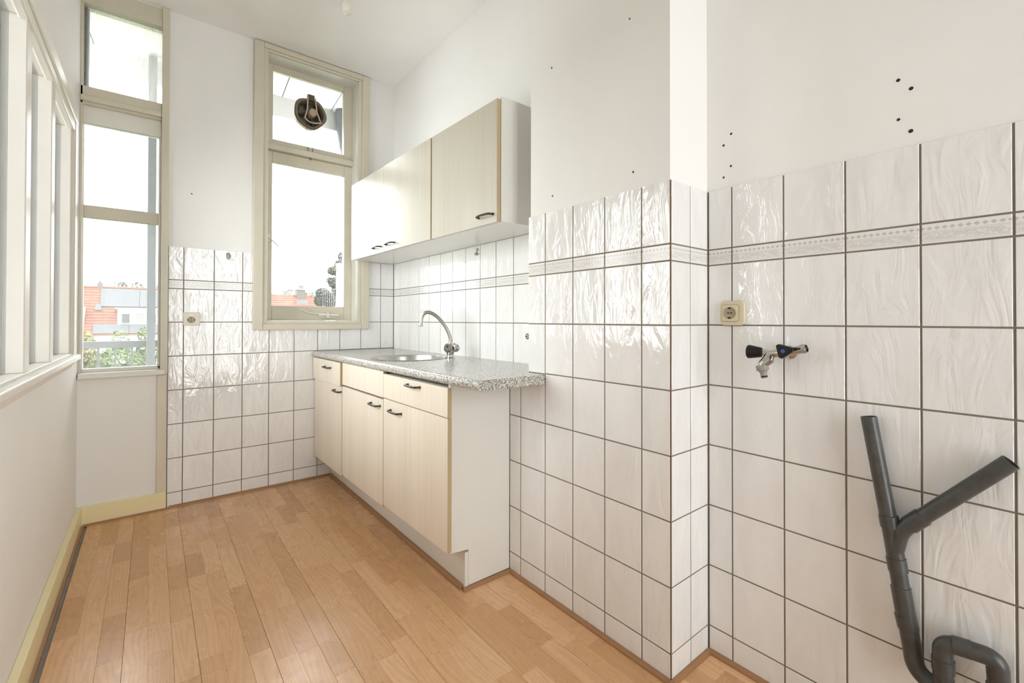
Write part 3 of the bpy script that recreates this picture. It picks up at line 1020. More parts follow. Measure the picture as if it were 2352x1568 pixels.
for k, ax in enumerate(((-0.62, -0.50, 0.60), (0.45, -0.62, 0.64))):
    ax = Vector(ax).normalized()
    o_ = FXY + Vector((0, 0, 0.034))
    MB().lathe([(0.013, 0.006), (0.014, 0.022), (0.012, 0.028)], o_, ax, 16).build('valve_neck', MAT['chrome'], tp)
    tri = lambda a: 1 + 0.10 * math.cos(3 * a)
    kn = MB().lathe([(0.0005, 0.027), (0.016, 0.027), (0.0235, 0.036), (0.025, 0.050), (0.0225, 0.058), (0.008, 0.060), (0.0005, 0.060)], o_, ax, 24, mod=tri).build('knob', MAT['chrome'], tp)
    MB().lathe([(0.0055, 0.0595), (0.0055, 0.0612), (0.0003, 0.0614)], o_, ax, 12).build('index_button', MAT['black'], kn)

# ------------------------------------------------------------------ wall cabinets
def xu(y):
    return 1.1925 - 0.0290 * (y - 1.60)


UZ0, UZ1 = 1.558, 2.106
for i, (y0, y1, lab) in enumerate(((2.172, 3.318, 'two-door pale maple wall cabinet beside the window'), (1.588, 2.170, 'single-door pale maple wall cabinet with a white side against the pillar'))):
    c = empty('wall_cabinet', ((xu(y0) + XS) / 2, (y0 + y1) / 2, UZ0), lab, 'cabinet', 'maple wall cabinets above the sink')
    dt = 0.021
    xb = XS - 0.001
    ya = 1.604 if i == 1 else y0
    m = MB().prism([(xu(ya) + dt, ya), (xb, ya), (xb, y1 - 0.0005), (xu(y1) + dt, y1 - 0.0005)], UZ0, UZ1 - 0.002)
    m.build('carcass', MAT['carcass'], c, bevel=0.0008)
    if i == 1:
        MB().prism([(xu(1.588) + dt, 1.588), (xb, 1.588), (xb, 1.6035), (xu(1.6035) + dt, 1.6035)], UZ0 - 0.0015, UZ1 + 0.006).build('side_panel', MAT['carcass'], c, bevel=0.0006)
    doors = [(2.774, 3.318, -0.0015, 2.80, 2.915), (2.175, 2.768, 0.0015, 2.60, 2.715)] if i == 0 else [(1.600, 2.166, 0.0, 1.625, 1.735)]
    for (da, db, off, ha, hb) in doors:
        d = front('door', 'maple_dimmed', c, da, db, UZ0 - 0.004, UZ1 - 0.003, off, xu)
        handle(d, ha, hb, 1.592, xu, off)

# ------------------------------------------------------------------ window fan with pull chain
fn = empty('window_fan', (FX, YSH, FZ), 'round brown ventilator fan set in the top window pane', 'fan')
yf = YSH + 0.024
wob = lambda a: 1 + 0.035 * math.cos(5 * a + 0.6) + 0.02 * math.sin(3 * a)
MB().lathe([(0.112, 0.0), (0.112, 0.006), (0.104, 0.016), (0.092, 0.014), (0.086, -0.004), (0.082, -0.05), (0.088, -0.07), (0.096, -0.07), (0.096, -0.004), (0.112, 0.0)],
           (FX, yf, FZ), (0, -1, 0), 40, mod=wob).build('housing', MAT['fan'], fn)
MB().lathe([(0.091, -0.052), (0.045, -0.062), (0.0005, -0.062)], (FX, yf, FZ), (0, -1, 0), 32).build('back_shutter', MAT['fandark'], fn)
for k in range(5):
    a = 2 * math.pi * k / 5 + 0.3
    c, s_ = math.cos(a), math.sin(a)
    pts = []
    for r_, wd, yy in ((0.024, 0.012, -0.006), (0.076, 0.026, -0.01)):
        for sg in (-1, 1):
            pts.append((FX + r_ * c - sg * wd * s_, yf + 0.03 + sg * 0.008, FZ + r_ * s_ + sg * wd * c))
    vs = pts + [(x, y + 0.002, z) for x, y, z in pts]
    MB().add(vs, [(0, 1, 3, 2), (4, 6, 7, 5), (0, 4, 5, 1), (2, 3, 7, 6), (0, 2, 6, 4), (1, 5, 7, 3)]).build('fan_blade', MAT['fandark'], fn)
MB().lathe([(0.026, -0.05), (0.030, 0.010), (0.029, 0.028), (0.024, 0.034), (0.0005, 0.035)], (FX + 0.012, yf, FZ + 0.004), (0, -1, 0), 28).build('motor_hub', MAT['fanhub'], fn)
MB().lathe([(0.014, 0.035), (0.014, 0.037), (0.0005, 0.0375)], (FX + 0.012, yf, FZ + 0.004), (0, -1, 0), 20).build('hub_cap', MAT['fanhub'], fn)
MB().box(FX - 0.026, FX + 0.022, yf - 0.034, yf - 0.004, FZ + 0.088, FZ + 0.128).box(FX - 0.016, FX + 0.012, yf - 0.042, yf - 0.034, FZ + 0.100, FZ + 0.118).build('chain_bracket', MAT['fandark'], fn, bevel=0.003)
yA = yf - 0.037
for pth in ([(FX - 0.026, FZ + 0.118), (FX - 0.028, FZ + 0.02), (FX - 0.046, FZ - 0.055)], [(FX + 0.026, FZ + 0.108), (FX + 0.036, FZ + 0.01), (FX + 0.062, FZ - 0.055)],
            [(FX - 0.046, FZ - 0.055), (FX - 0.01, FZ - 0.078), (FX + 0.03, FZ - 0.074), (FX + 0.068, FZ - 0.062)]):
    MB().tube([(x, yA, z) for x, z in pth], 0.0048, 8).build('guard_arm', MAT['fanarm'], fn)
ch = fillet([(0.869, yA, 2.545), (0.879, yA - 0.004, 2.36), (0.897, yA - 0.006, 2.262), (0.915, yA - 0.004, 2.36), (0.925, yA, 2.555)], [0.06, 0.03, 0.06], 6)
m = MB()
tot = 0.0
pp = [Vector(p) for p in ch]
step = 0.0052
acc = 0.0
for a, b in zip(pp[:-1], pp[1:]):
    L_ = (b - a).length
    while acc < L_:
        c = a + (b - a) * (acc / L_)
        m.lathe([(0.0003, -0.0024), (0.0023, -0.0012), (0.0023, 0.0012), (0.0003, 0.0024)], c, b - a, 6)
        acc += step
    acc -= L_
m.tube(ch, 0.0005, 5)
m.build('pull_chain', MAT['brass'], fn)

# ------------------------------------------------------------------ sockets
def rounded(cx, cz, w_, h_, r, n=5):
    out_ = []
    for (sx, sz, a0) in ((1, -1, -90), (1, 1, 0), (-1, 1, 90), (-1, -1, 180)):
        for k in range(n + 1):
            a = R(a0 + 90 * k / n)
            out_.append((cx + sx * (w_ / 2 - r) + r * math.cos(a), cz + sz * (h_ / 2 - r) + r * math.sin(a)))
    return out_


so = empty('wall_socket', (XR, 0.70, 1.142), 'aged cream power socket with rounded frame on the right-hand wall', 'socket', 'wall sockets')
MB().prism(rounded(0.699, 1.1425, 0.079, 0.080, 0.014), XR - 0.0105, XR - 0.0001, 'x').build('frame', MAT['socket'], so, bevel=0.003, seg=3)
MB().prism(rounded(0.704, 1.1425, 0.056, 0.055, 0.008), XR - 0.0125, XR - 0.0104, 'x').build('gap_line', MAT['socketin'], so)
ins = MB().prism(rounded(0.704, 1.1425, 0.0535, 0.0525, 0.007), XR - 0.0145, XR - 0.0124, 'x').build('insert', MAT['socket'], so, bevel=0.0008)
MB().lathe([(0.0195, 0.0006), (0.0192, 0.0008), (0.0185, -0.0006), (0.0175, -0.0009), (0.0005, -0.0009)], (XR - 0.0157, 0.704, 1.1425), (-1, 0, 0), 32).build('contact_well', MAT['socketin'], ins)
for dy in (-0.0075, 0.0075):
    MB().lathe([(0.0026, 0.0), (0.0026, 0.0008), (0.0003, 0.0009)], (XR - 0.0150, 0.704 + dy * 0.6, 1.1425), (-1, 0, 0), 12).build('pin_hole', MAT['hole'], ins)
for dz in (-0.0155, 0.0155):
    MB().box(XR - 0.0160, XR - 0.0148, 0.701, 0.709, 1.1425 + dz - 0.0022, 1.1425 + dz + 0.0022).build('earth_clip', MAT['hole'], ins)

so = empty('wall_socket', (0.193, YB, 1.123), 'square cream socket with a small label window on the far wall', 'socket', 'wall sockets')
MB().box(0.151, 0.2345, YB - 0.011, YB - 0.0001, 1.083, 1.163).build('plate', MAT['socket2'], so, bevel=0.0025)
MB().box(0.178, 0.204, YB - 0.0125, YB - 0.0108, 1.1425, 1.1525).build('label_window', MAT['carcass'], so, bevel=0.0006)
w_ = MB().lathe([(0.0198, 0.0004), (0.0195, 0.0014), (0.0188, 0.0006), (0.0005, 0.0005)], (0.191, YB - 0.011, 1.1165), (0, -1, 0), 32).build('contact_well', MAT['socketin'], so)
for dz in (-0.0085, 0.0085):
    MB().lathe([(0.0028, 0.0), (0.0028, 0.0011), (0.0003, 0.0012)], (0.191, YB - 0.011, 1.1165 + dz), (0, -1, 0), 12).build('pin_hole', MAT['hole'], w_)
for dx in (-0.0165, 0.0165):
    MB().box(0.191 + dx - 0.002, 0.191 + dx + 0.002, YB - 0.0125, YB - 0.0108, 1.113, 1.120).build('earth_clip', MAT['hole'], w_)

# cut-off cable outlet on the sink wall, half hidden by the pillar
so = empty('cable_outlet', (XS, 1.747, 1.036), 'small round black-rimmed outlet half hidden behind the pillar', 'outlet')
MB().lathe([(0.0005, 0.0), (0.014, 0.0), (0.0145, 0.003), (0.0105, 0.004), (0.0102, 0.0042)], (XS - 0.0002, 1.747, 1.036), (-1, 0, 0), 24).build('rim', MAT['black'], so)
MB().lathe([(0.0103, 0.0035), (0.010, 0.0052), (0.006, 0.0056), (0.0058, 0.0056)], (XS - 0.0002, 1.747, 1.036), (-1, 0, 0), 24).build('ring', MAT['carcass'], so)
MB().lathe([(0.0059, 0.0045), (0.0058, 0.0066), (0.0003, 0.007)], (XS - 0.0002, 1.747, 1.036), (-1, 0, 0), 16).build('core', MAT['black'], so)


# ------------------------------------------------------------------ stick-on hooks
def hook(pos, axis, label):
    h = empty('wall_hook', pos, label, 'hook', 'oval stick-on hooks')
    p = Vector(pos); n_ = Vector(axis); t = Vector((0, 0, 1)).cross(n_)
    seg_ = 24
    vs, fs = [], []
    for (r_, d_) in ((1.0, 0.0002), (1.0, 0.002), (0.8, 0.0042), (0.02, 0.005)):
        for k in range(seg_):
            a = 2 * math.pi * k / seg_
            vs.append(p + t * (0.0145 * r_ * math.cos(a)) + Vector((0, 0, 0.020 * r_ * math.sin(a))) + n_ * d_)
    for i in range(3):
        for k in range(seg_):
            fs.append((i * seg_ + k, i * seg_ + (k + 1) % seg_, (i + 1) * seg_ + (k + 1) % seg_, (i + 1) * seg_ + k))
    MB().add(vs, fs, True).build('oval_plate', MAT['hookm'], h)
    MB().tube(fillet([p + n_ * 0.004 + Vector((0, 0, -0.002)), p + n_ * 0.006 + Vector((0, 0, -0.018)), p + n_ * 0.016 + Vector((0, 0, -0.021)), p + n_ * 0.019 + Vector((0, 0, -0.009))], 0.005), [0.006] * 17 if False else 0.0052, 10).build('hook_arm', MAT['hookm'], h)


hook((0.381, YB, 1.525), (0, -1, 0), 'oval grey hook on the far wall tiles left of the window')
hook((XS, 2.198, 1.522), (-1, 0, 0), 'oval grey hook on the sink wall tiles below the wall cabinet')

# ------------------------------------------------------------------ washing-machine tap on the right wall
wt_ = empty('washing_machine_tap', (XR, 0.535, 1.02), 'chrome wall tap with two black handles and a grey hose connector', 'tap')
TX = 1.418
MB().lathe([(0.0005, 0.0), (0.020, 0.0), (0.020, 0.003), (0.015, 0.007), (0.0115, 0.010), (0.0115, 0.066)], (XR - 0.0002, 0.533, 1.024), (-1, 0, 0), 24).build('wall_flange', MAT['chrome'], wt_)
MB().tube([(TX, 0.588, 1.0235), (TX, 0.562, 1.0215), (TX, 0.535, 1.024), (TX, 0.505, 1.031), (TX + 0.002, 0.476, 1.0395)], [0.0112, 0.0104, 0.0125, 0.0112, 0.0122], 18).build('body', MAT['chrome'], wt_)
MB().lathe([(0.0118, 0.0), (0.0134, 0.001), (0.0124, 0.003), (0.0134, 0.005), (0.0124, 0.007), (0.0134, 0.009), (0.0124, 0.011), (0.0110, 0.0125), (0.0098, 0.0125), (0.0095, 0.004), (0.0005, 0.004)],
           (TX + 0.002, 0.480, 1.0385), Vector((-0.06, -0.97, 0.24)), 22).build('threaded_end', MAT['chrome'], wt_)
MB().lathe([(0.0005, 0.0), (0.0135, 0.0), (0.0148, 0.003), (0.0205, 0.033), (0.0202, 0.037), (0.0168, 0.040), (0.0005, 0.0402)], (TX - 0.004, 0.583, 1.0240), Vector((-0.12, 1.0, 0.02)), 20).build('black_grip', MAT['black'], wt_)
# triangular lever
tri = [(0.533, 1.047), (0.527, 1.052), (0.496, 1.0445), (0.489, 1.042), (0.4875, 1.037), (0.493, 1.030), (0.517, 1.011), (0.525, 1.014)]
lv = MB().prism(tri[::-1], 1.380, 1.396, 'x').build('black_lever', MAT['black'], wt_, bevel=0.004, seg=3)
MB().lathe([(0.0052, 0.0), (0.0052, 0.0012), (0.0003, 0.0016)], (1.3802, 0.5135, 1.0325), (-1, 0, 0), 20).build('blue_dot', MAT['blue'], lv)
MB().tube([(1.388, 0.494, 1.0385), (1.388, 0.484, 1.0405), (1.391, 0.473, 1.0412)], [0.0052, 0.0038, 0.002], 10).build('lever_tail', MAT['black'], lv)
MB().lathe([(0.008, 0.0), (0.008, 0.016)], (TX - 0.008, 0.5175, 1.0290), (-1, 0, 0), 16).build('lever_stem', MAT['chrome'], wt_)
MB().tube([(TX - 0.003, 0.561, 1.018), (1.406, 0.562, 1.004), (1.400, 0.574, 0.990), (1.399, 0.576, 0.985)], [0.0125, 0.0155, 0.0135, 0.0125], 20).build('outlet_elbow', MAT['chrome'], wt_)
hx = lambda a: 1 + 0.05 * math.cos(8 * a)
cn = Vector((1.399, 0.577, 0.988)); cd_ = Vector((0.0, -0.2, -1)).normalized()
MB().lathe([(0.0005, 0.0), (0.0155, 0.0), (0.0170, 0.002), (0.0170, 0.014), (0.0155, 0.016)], cn, cd_, 32, mod=hx).build('connector_nut', MAT['hose'], wt_)
MB().lathe([(0.0150, 0.0155), (0.0115, 0.019), (0.0092, 0.024), (0.0092, 0.030), (0.0082, 0.0305), (0.0082, 0.0385), (0.0058, 0.0385), (0.005, 0.032)], cn, cd_, 24).build('hose_tail', MAT['hose'], wt_)
MB().lathe([(0.0082, 0.0315), (0.0093, 0.0330), (0.0093, 0.0345), (0.0082, 0.0360)], cn, cd_, 24).build('o_ring', MAT['rubber'], wt_)

# ------------------------------------------------------------------ grey drain pipes with trap
dp = empty('drain_pipe', (1.447, 0.27, 0.2), 'dark grey plastic Y-shaped drain pipe with a trap on the tiled wall', 'pipe')
PX = 1.452
PR = 0.0180
P = lambda y, z, x=PX: Vector((x, y, z))


def hollow(mb, a, b, r, th=0.0018, depth=0.05):
    a, b = Vector(a), Vector(b)
    d = (b - a).normalized()
    ln = (b - a).length
    mb.lathe([(r, 0), (r, ln), (r - th, ln), (r - th, ln - depth), (0.0005, ln - depth)], a, d, 28)
    return mb


hollow(MB(), P(0.296, 0.605), P(0.3375, 0.8705), PR - 0.0005).build('upright_pipe', MAT['pipe'], dp)
hollow(MB(), P(0.240, 0.640), P(0.0905, 0.8135), PR - 0.0005).build('branch_pipe', MAT['pipe'], dp)


def socket_ring(a, b, r, nm='collar'):
    a, b = Vector(a), Vector(b)
    ln = (b - a).length
    MB().lathe([(r - 0.003, 0), (r, 0.001), (r, ln - 0.001), (r - 0.003, ln)], a, b - a, 28).build(nm, MAT['pipe'], dp)


MB().tube([P(0.2905, 0.575), P(0.2885, 0.56), P(0.283, 0.52)], PR + 0.0003, 28).build('tee_body', MAT['pipe'], dp)
MB().tube([P(0.296, 0.612), P(0.2885, 0.56)], PR + 0.0002, 28).build('tee_neck', MAT['pipe'], dp)
MB().tube(fillet([P(0.286, 0.548), P(0.275, 0.600), P(0.236, 0.645)], 0.02), PR + 0.0002, 28).build('tee_branch', MAT['pipe'], dp)
socket_ring(P(0.2945, 0.600), P(0.2990, 0.630), PR + 0.0022)
socket_ring(P(0.2590, 0.6180), P(0.2330, 0.6480), PR + 0.0022)
socket_ring(P(0.2845, 0.530), P(0.2795, 0.497), PR + 0.0022)
MB().tube([P(0.2835, 0.52), P(0.266, 0.40)], PR, 28).build('down_pipe', MAT['pipe'], dp)
socket_ring(P(0.2755, 0.462), P(0.2660, 0.396), PR + 0.0022)
socket_ring(P(0.2675, 0.398), P(0.2610, 0.366), PR + 0.0034, 'union_nut')
trap = fillet([P(0.2660, 0.40), P(0.2560, 0.335), P(0.2470, 0.2730, 1.447), P(0.1960, 0.2630, 1.430), P(0.1960, 0.300, 1.430)], [0.03, 0.036, 0.024], 8)
MB().tube(trap, PR + 0.0012, 28).build('trap_bend', MAT['pipe'], dp)
MB().tube(fillet([P(0.1960, 0.292, 1.430), P(0.1975, 0.378, 1.430), P(0.150, 0.383, 1.436)], 0.034, 8), PR + 0.0006, 28).build('riser_bend', MAT['pipe'], dp)
socket_ring(P(0.1962, 0.342, 1.430), P(0.1960, 0.312, 1.430), PR + 0.0026)
socket_ring(P(0.182, 0.381, 1.432), P(0.150, 0.383, 1.436), PR + 0.0018)
MB().tube(fillet([P(0.156, 0.3825, 1.435), P(0.112, 0.384, 1.440), P(0.108, 0.30, 1.447), P(0.108, 0.10, 1.447)], [0.046, 0.02], 8), PR + 0.0010, 28).build('outlet_bend', MAT['pipe'], dp)
socket_ring(P(0.1095, 0.325, 1.446), P(0.1085, 0.30, 1.447), PR + 0.003)
MB().tube([P(0.108, 0.16, 1.447), P(0.108, 0.0, 1.447)], PR + 0.001, 28).build('floor_pipe', MAT['pipe'], dp)

# ------------------------------------------------------------------ ceiling bulb
BX, BY = 0.747, 2.25
lb = empty('ceiling_bulb', (BX, BY, 2.63), 'bare frosted light bulb hanging from the ceiling', 'bulb')
MB().lathe([(0.0005, 0.0), (0.012, 0.0025), (0.022, 0.009), (0.0285, 0.021), (0.030, 0.034), (0.027, 0.050), (0.019, 0.068), (0.0135, 0.080), (0.013, 0.09)], (BX, BY, 2.632), (0, 0, 1), 28).build('glass_bulb', MAT['bulb'], lb)
MB().lathe([(0.0145, 0.088), (0.0145, 0.112), (0.017, 0.114), (0.019, 0.15), (0.012, 0.165), (0.0005, 0.166)], (BX, BY, 2.632), (0, 0, 1), 24).build('lamp_holder', MAT['bulbcap'], lb)
MB().tube([(BX, BY, 2.79), (BX, BY, ZC - 0.012)], 0.003, 8).build('cord', MAT['white'], lb)
MB().lathe([(0.003, -0.03), (0.035, -0.018), (0.04, -0.0003), (0.0005, -0.0003)], (BX, BY, ZC), (0, 0, 1), 24).build('ceiling_rose', MAT['white'], lb)

# ------------------------------------------------------------------ outside: balcony, eaves, downpipe
tag(MB().box(-1.2, 1.6, 3.62, 4.32, -0.25, -0.05).build('balcony_slab', MAT['fascia']), 'grey balcony slab outside the far wall', 'balcony', kind='structure')
rl = empty('balcony_railing', (0.0, 4.25, -0.05), 'grey iron balcony railing seen through the corner window', 'railing')
MB().box(-1.2, 1.6, 4.235, 4.265, 0.918, 0.966).build('top_rail', MAT['ironrail'], rl, bevel=0.003)
MB().box(-1.2, 1.6, 4.24, 4.26, 0.02, 0.05).build('bottom_rail', MAT['ironrail'], rl)
yy = -1.18
k = 0
while yy < 1.6:
    MB().box(yy - 0.006, yy + 0.006, 4.244, 4.256, 0.05, 0.918).build('baluster', MAT['ironrail'], rl)
    yy += 0.0895
tag(MB().box(-0.025, 0.025, 4.17, 4.225, -0.05, 3.03).build('balcony_post', MAT['zinc'], bevel=0.003), 'weathered grey post standing outside the corner window', 'post')
sf = empty('roof_overhang', (0.4, 3.95, 3.03), 'white boarded roof overhang above the windows', 'roof', kind='structure')
xx = [-1.6, -0.85, -0.33, 0.08, 0.465, 0.872, 1.282, 1.69, 2.1]
for a, b in zip(xx[:-1], xx[1:]):
    MB().prism([(a - 0.04 + 0.0035, 3.63), (b - 0.04 - 0.0035, 3.63), (b + 0.005 - 0.0035, 4.295), (a + 0.005 + 0.0035, 4.295)], 3.05, 3.075).build('soffit_board', MAT['soffit'], sf)
MB().box(-1.6, 2.1, 3.62, 4.30, 3.076, 3.09).build('soffit_backing', MAT['seam'], sf)
MB().box(-1.6, 2.1, 4.295, 4.325, 2.877, 3.09).build('fascia_board', MAT['fascia'], sf)
hp = empty('rain_hopper', (1.37, 4.24, 2.7), 'grey zinc rainwater hopper and downpipe under the overhang', 'downpipe')
MB().lathe([(0.0005, 0.30), (0.062, 0.30), (0.064, 0.285), (0.060, 0.17), (0.058, 0.16), (0.058, 0.12), (0.030, -0.04), (0.028, -0.06)], (1.375, 4.235, 2.762), (0, 0, 1), 24).build('hopper', MAT['zinc'], hp)
MB().tube(fillet([(1.375, 4.235, 2.72), (1.40, 4.235, 2.60), (1.62, 4.2, 2.45), (1.64, 4.2, -0.05)], 0.05), 0.028, 16).build('downpipe', MAT['zinc'], hp)

# ------------------------------------------------------------------ outside: houses across the gardens
tag(MB().box(-120, 160, 8, 200, -7.3, -7.0).build('ground', MAT['grass']), 'garden ground far below the windows', 'ground', kind='structure')


def roof_courses(x0, x1, ye, ze, yr, zr, n, gap=0.06):
    """sloping tile field built of overlapping courses"""
    m = MB()
    dy, dz = (yr - ye) / n, (zr - ze) / n
    for k in range(n):
        ya, za = ye + dy * k, ze + dz * k
        m.add([(x0, ya, za + gap), (x1, ya, za + gap), (x1, ya + dy, za + dz), (x0, ya + dy, za + dz), (x0, ya, za - 0.02), (x1, ya, za - 0.02)], [(0, 1, 2, 3), (4, 5, 1, 0)])
    return m


hA = empty('roof_house', (-2.5, 60, -7), 'red pantiled house with grey solar panels and a white dormer', 'house')
MB().box(-13, 8.5, 58.4, 66, -7, -0.5).build('house_wall', MAT['extwhite'], hA)
roof_courses(-13, 8.5, 58.0, -0.45, 62.05, 4.38, 17, 0.09).build('roof_front', MAT['pantile'], hA)
MB().add([(-13, 62.05, 4.38), (8.5, 62.05, 4.38), (8.5, 66.3, -0.5), (-13, 66.3, -0.5)], [(0, 1, 2, 3)]).build('roof_back', MAT['pantile'], hA)
MB().tube([(-13, 62.05, 4.40), (8.5, 62.05, 4.40)], 0.14, 10).build('ridge', MAT['pantile'], hA)


def rp(x, z, lift=0.12):   # point on the front roof slope
    t = (z + 0.45) / (4.38 + 0.45)
    return (x, 58.0 + 4.05 * t - lift * 0.76, z + lift * 0.64)


for (xa, xb, za, zb_, nm) in ((-3.95, -0.95, 2.36, 4.22, 'solar_panel'), (-0.92, 2.1, 2.36, 4.22, 'solar_panel'), (-4.32, -1.7, -0.30, 0.60, 'solar_panel'), (-1.67, 1.1, -0.30, 0.60, 'solar_panel')):
    a, b, c, d = rp(xa, za), rp(xb, za), rp(xb, zb_), rp(xa, zb_)
    vs = [a, b, c, d] + [(x, y + 0.07, z - 0.06) for x, y, z in (a, b, c, d)]
    MB().add(vs, [(0, 1, 2, 3), (7, 6, 5, 4), (0, 4, 5, 1), (1, 5, 6, 2), (2, 6, 7, 3), (3, 7, 4, 0)]).build(nm, MAT['slate'], hA)
a, b, c, d = rp(-4.35, 2.0), rp(-3.8, 1.95), rp(-3.9, 2.6), rp(-4.2, 2.65)
MB().add([a, b, c, d] + [(x, y + 0.07, z - 0.06) for x, y, z in (a, b, c, d)], [(0, 1, 2, 3), (0, 4, 5, 1), (3, 7, 4, 0), (1, 5, 6, 2), (2, 6, 7, 3)]).build('lead_flashing', MAT['lead'], hA)
MB().box(-4.36, 8.5, 57.75, 58.05, -0.95, -0.47).build('gutter_board', MAT['extwhite'], hA)
dm = MB().box(-2.57, 0.67, 58.8, 61.5, 0.60, 2.18).build('dormer', MAT['extwhite'], hA)
for (xa, xb, za, zb_, mt) in ((-2.25, -1.65, 0.76, 1.68, 'extwin'), (-1.22, -0.58, 0.74, 1.75, 'blind'), (-0.2, 0.4, 0.74, 1.70, 'extwin')):
    f = frame4(MB(), xa - 0.08, xb + 0.08, za - 0.08, zb_ + 0.08, 0.08, 0.08, 0.08, 0.08, 58.73, 58.80).build('window_frame', MAT['extwhite'], dm)
    MB().box(xa, xb, 58.77, 58.799, za, zb_).build('window_pane', MAT[mt], f)
MB().box(-2.75, 0.85, 58.6, 61.2, 2.18, 2.28).build('dormer_roof', MAT['extwhite'], hA)
dm2 = MB().box(-6.6, -4.98, 58.8, 61.5, 0.4, 2.35).build('side_dormer', MAT['fascia'], hA)
ch_ = MB().box(-4.27, -3.86, 61.9, 62.4, 4.1, 4.88).build('chimney', MAT['brick'], hA)
MB().lathe([(0.09, 0), (0.09, 0.2), (0.0005, 0.2)], (-4.08, 62.1, 4.86), (0, 0, 1), 10).build('chimney_pot', MAT['brick'], ch_)
MB().tube([(-2.97, 62.0, 4.3), (-2.97, 62.0, 5.05)], 0.07, 6).build('flue', MAT['zinc'], hA)

hB = empty('far_roof_house', (15, 63, -7), 'distant red roof with a brick chimney seen through the casement window', 'house')
MB().box(8.9, 17.55, 60.4, 66, -7, 2.1).build('house_wall', MAT['extwhite'], hB)
roof_courses(8.9, 17.55, 59.9, 2.05, 62.2, 4.36, 8, 0.07).build('roof_front', MAT['pantile'], hB)
MB().add([(8.9, 62.2, 4.36), (17.55, 62.2, 4.36), (17.55, 66.3, 1.9), (8.9, 66.3, 1.9)], [(0, 1, 2, 3)]).build('roof_back', MAT['pantile'], hB)
ch_ = MB().box(14.42, 15.40, 61.6, 62.3, 3.3, 4.95).build('chimney', MAT['brick'], hB)
MB().box(14.30, 15.52, 61.5, 62.4, 4.95, 5.06).build('chimney_cap', MAT['fascia'], ch_)
MB().box(14.66, 15.2, 61.7, 62.2, 5.06, 5.52).build('chimney_top', MAT['zinc'], ch_)
MB().tube([(16.35, 61.9, 3.8), (16.35, 61.9, 4.75)], 0.14, 8).build('flue', MAT['zinc'], hB)
a = MB().add([(14.25, 61.0, 3.24), (15.6, 61.0, 3.24), (15.9, 60.9, 3.0), (14.1, 60.9, 3.0), (14.25, 61.3, 3.6), (15.6, 61.3, 3.6)], [(0, 1, 5, 4), (3, 2, 1, 0)])
a.build('lead_flashing', MAT['lead'], hB)

nb = empty('neighbour_terrace', (4.9, 14, 0), 'white neighbouring terrace with a thin railing at the edge of the casement window', 'building')
MB().prism([(4.30, -7), (5.6, -7), (5.6, 2.78), (4.42, 2.78)], 14.0, 14.15, 'y').build('white_wall', MAT['extwhite'], nb)
MB().box(4.40, 5.7, 13.97, 14.18, 2.78, 2.84).build('coping', MAT['extwhite'], nb)
MB().box(3.8, 5.4, 12.6, 14.0, 1.15, 1.40).build('terrace_slab', MAT['extwhite'], nb)
MB().tube([(3.93, 13.9, 2.02), (3.62, 12.7, 1.94), (4.08, 12.7, 1.98)], 0.012, 6).build('hand_rail', MAT['ironrail'], nb)
for k in range(9):
    x = 3.62 + 0.0575 * k
    MB().tube([(x, 12.7, 1.40), (x, 12.7, 1.945 + 0.005 * k)], 0.007, 6).build('rail_bar', MAT['ironrail'], nb)


# ------------------------------------------------------------------ outside: trees
def tree(name, label, base, trunk_h, blobs, n, size, mat, group='trees beyond the windows'):
    t = empty(name, base, label, 'tree', group)
    bx, by, bz = base
    MB().tube([(bx, by, bz), (bx + 0.1, by, bz + trunk_h * 0.6), (blobs[0][0], blobs[0][1], blobs[0][2])], [size * 1.6, size * 1.1, size * 0.5], 8).build('trunk', MAT['bark'], t)
    m = MB()
    vol = [b[3] * b[4] * b[5] for b in blobs]
    for b, v in zip(blobs, vol):
        for _ in range(int(n * v / sum(vol))):
            while True:
                p = Vector((random.uniform(-1, 1), random.uniform(-1, 1), random.uniform(-1, 1)))
                if p.length < 1: break
            p = p.normalized() * (p.length ** 0.5)
            c = Vector((b[0] + p.x * b[3], b[1] + p.y * b[4], b[2] + p.z * b[5]))
            e1 = Vector((random.uniform(-1, 1), random.uniform(-1, 1), random.uniform(-1, 1))).normalized()
            e2 = e1.orthogonal().normalized()
            s = size * random.uniform(0.6, 1.3)
            m.add([c - e1 * s, c + e2 * s * 0.55, c + e1 * s, c - e2 * s * 0.55], [(0, 1, 2, 3)])
    o = m.build('foliage', MAT[mat], t)
    return t


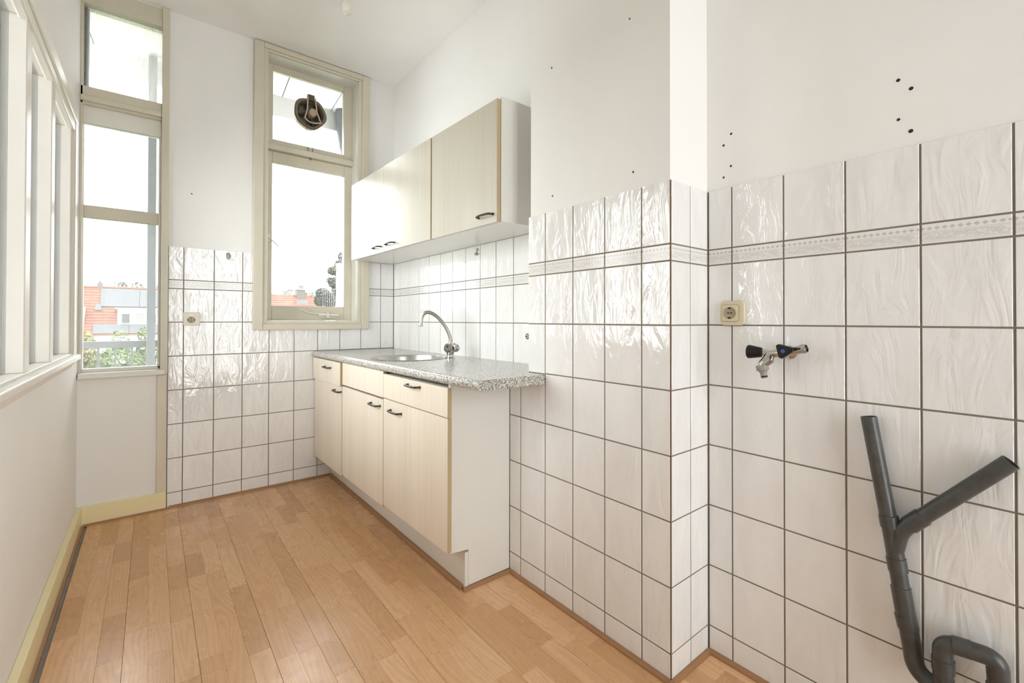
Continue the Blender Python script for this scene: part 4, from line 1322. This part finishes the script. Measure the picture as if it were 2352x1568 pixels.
tree('garden_tree', 'light green maple tree rising in front of the dormer house', (-0.85, 20, -7), 6.5,
     [(-0.82, 20, -0.35, 0.62, 0.6, 0.6), (-0.80, 20, 0.38, 0.22, 0.22, 0.42), (-0.45, 20, -0.9, 0.9, 0.8, 0.6), (-1.2, 20, -0.75, 0.7, 0.6, 0.45)], 3600, 0.075, 'leaf1')
tree('garden_tree', 'yellowish tree at the left edge of the corner window', (-1.95, 23, -7), 6.3,
     [(-1.92, 23, 0.0, 0.34, 0.4, 0.68), (-1.75, 23, -0.66, 0.58, 0.5, 0.55)], 1500, 0.075, 'leaf3')
tree('garden_tree', 'slim pale tree behind the grey post of the corner window', (-0.05, 25, -7), 6.3,
     [(-0.18, 25, 0.38, 0.27, 0.3, 0.46), (-0.05, 25, -0.5, 0.55, 0.5, 0.65)], 1300, 0.07, 'leaf1')
tree('distant_tree', 'hazy tall tree beside the neighbouring terrace', (12.6, 40, -7), 9,
     [(12.55, 40, 5.35, 0.75, 0.8, 0.42), (13.15, 40, 6.65, 0.5, 0.7, 0.45), (12.9, 40, 5.95, 0.55, 0.7, 0.4), (12.45, 40, 4.3, 0.6, 0.7, 0.5), (12.0, 40, 4.5, 0.35, 0.4, 0.25), (12.75, 40, 3.7, 0.6, 0.7, 0.5), (13.3, 40, 5.3, 0.5, 0.6, 0.4)], 4200, 0.11, 'leaf2')
tree('distant_tree', 'hazy lower tree right of the far red roof', (11.9, 43.5, -7), 8,
     [(12.35, 43.5, 3.6, 0.6, 0.8, 0.45), (12.1, 43.5, 2.9, 0.5, 0.6, 0.5), (13.1, 43.5, 3.0, 0.9, 0.9, 0.7)], 2600, 0.11, 'leaf2')
for i, (x, z, r_, lab) in enumerate(((-2.35, 4.9, 0.42, 'small round treetop left of centre above the dormer house ridge'), (-1.15, 4.85, 0.5, 'small round treetop in the middle above the dormer house ridge'),
                                    (0.55, 4.85, 0.5, 'small treetop at the right end above the dormer house ridge'))):
    tree('distant_tree', lab, (x, 75, -7), 10, [(x * 1.2, 75, z + 0.55, r_ * 1.2, 0.6, r_), (x * 1.2, 75, z - 0.3, r_ * 1.4, 0.6, r_)], 420, 0.12, 'leaf2')
tree('distant_tree', 'hazy bushy treetop behind the brick chimney', (17.2, 76, -7), 10, [(17.4, 76, 5.1, 1.9, 0.8, 0.8), (19.4, 76, 4.9, 0.8, 0.6, 0.6)], 900, 0.14, 'leaf2')
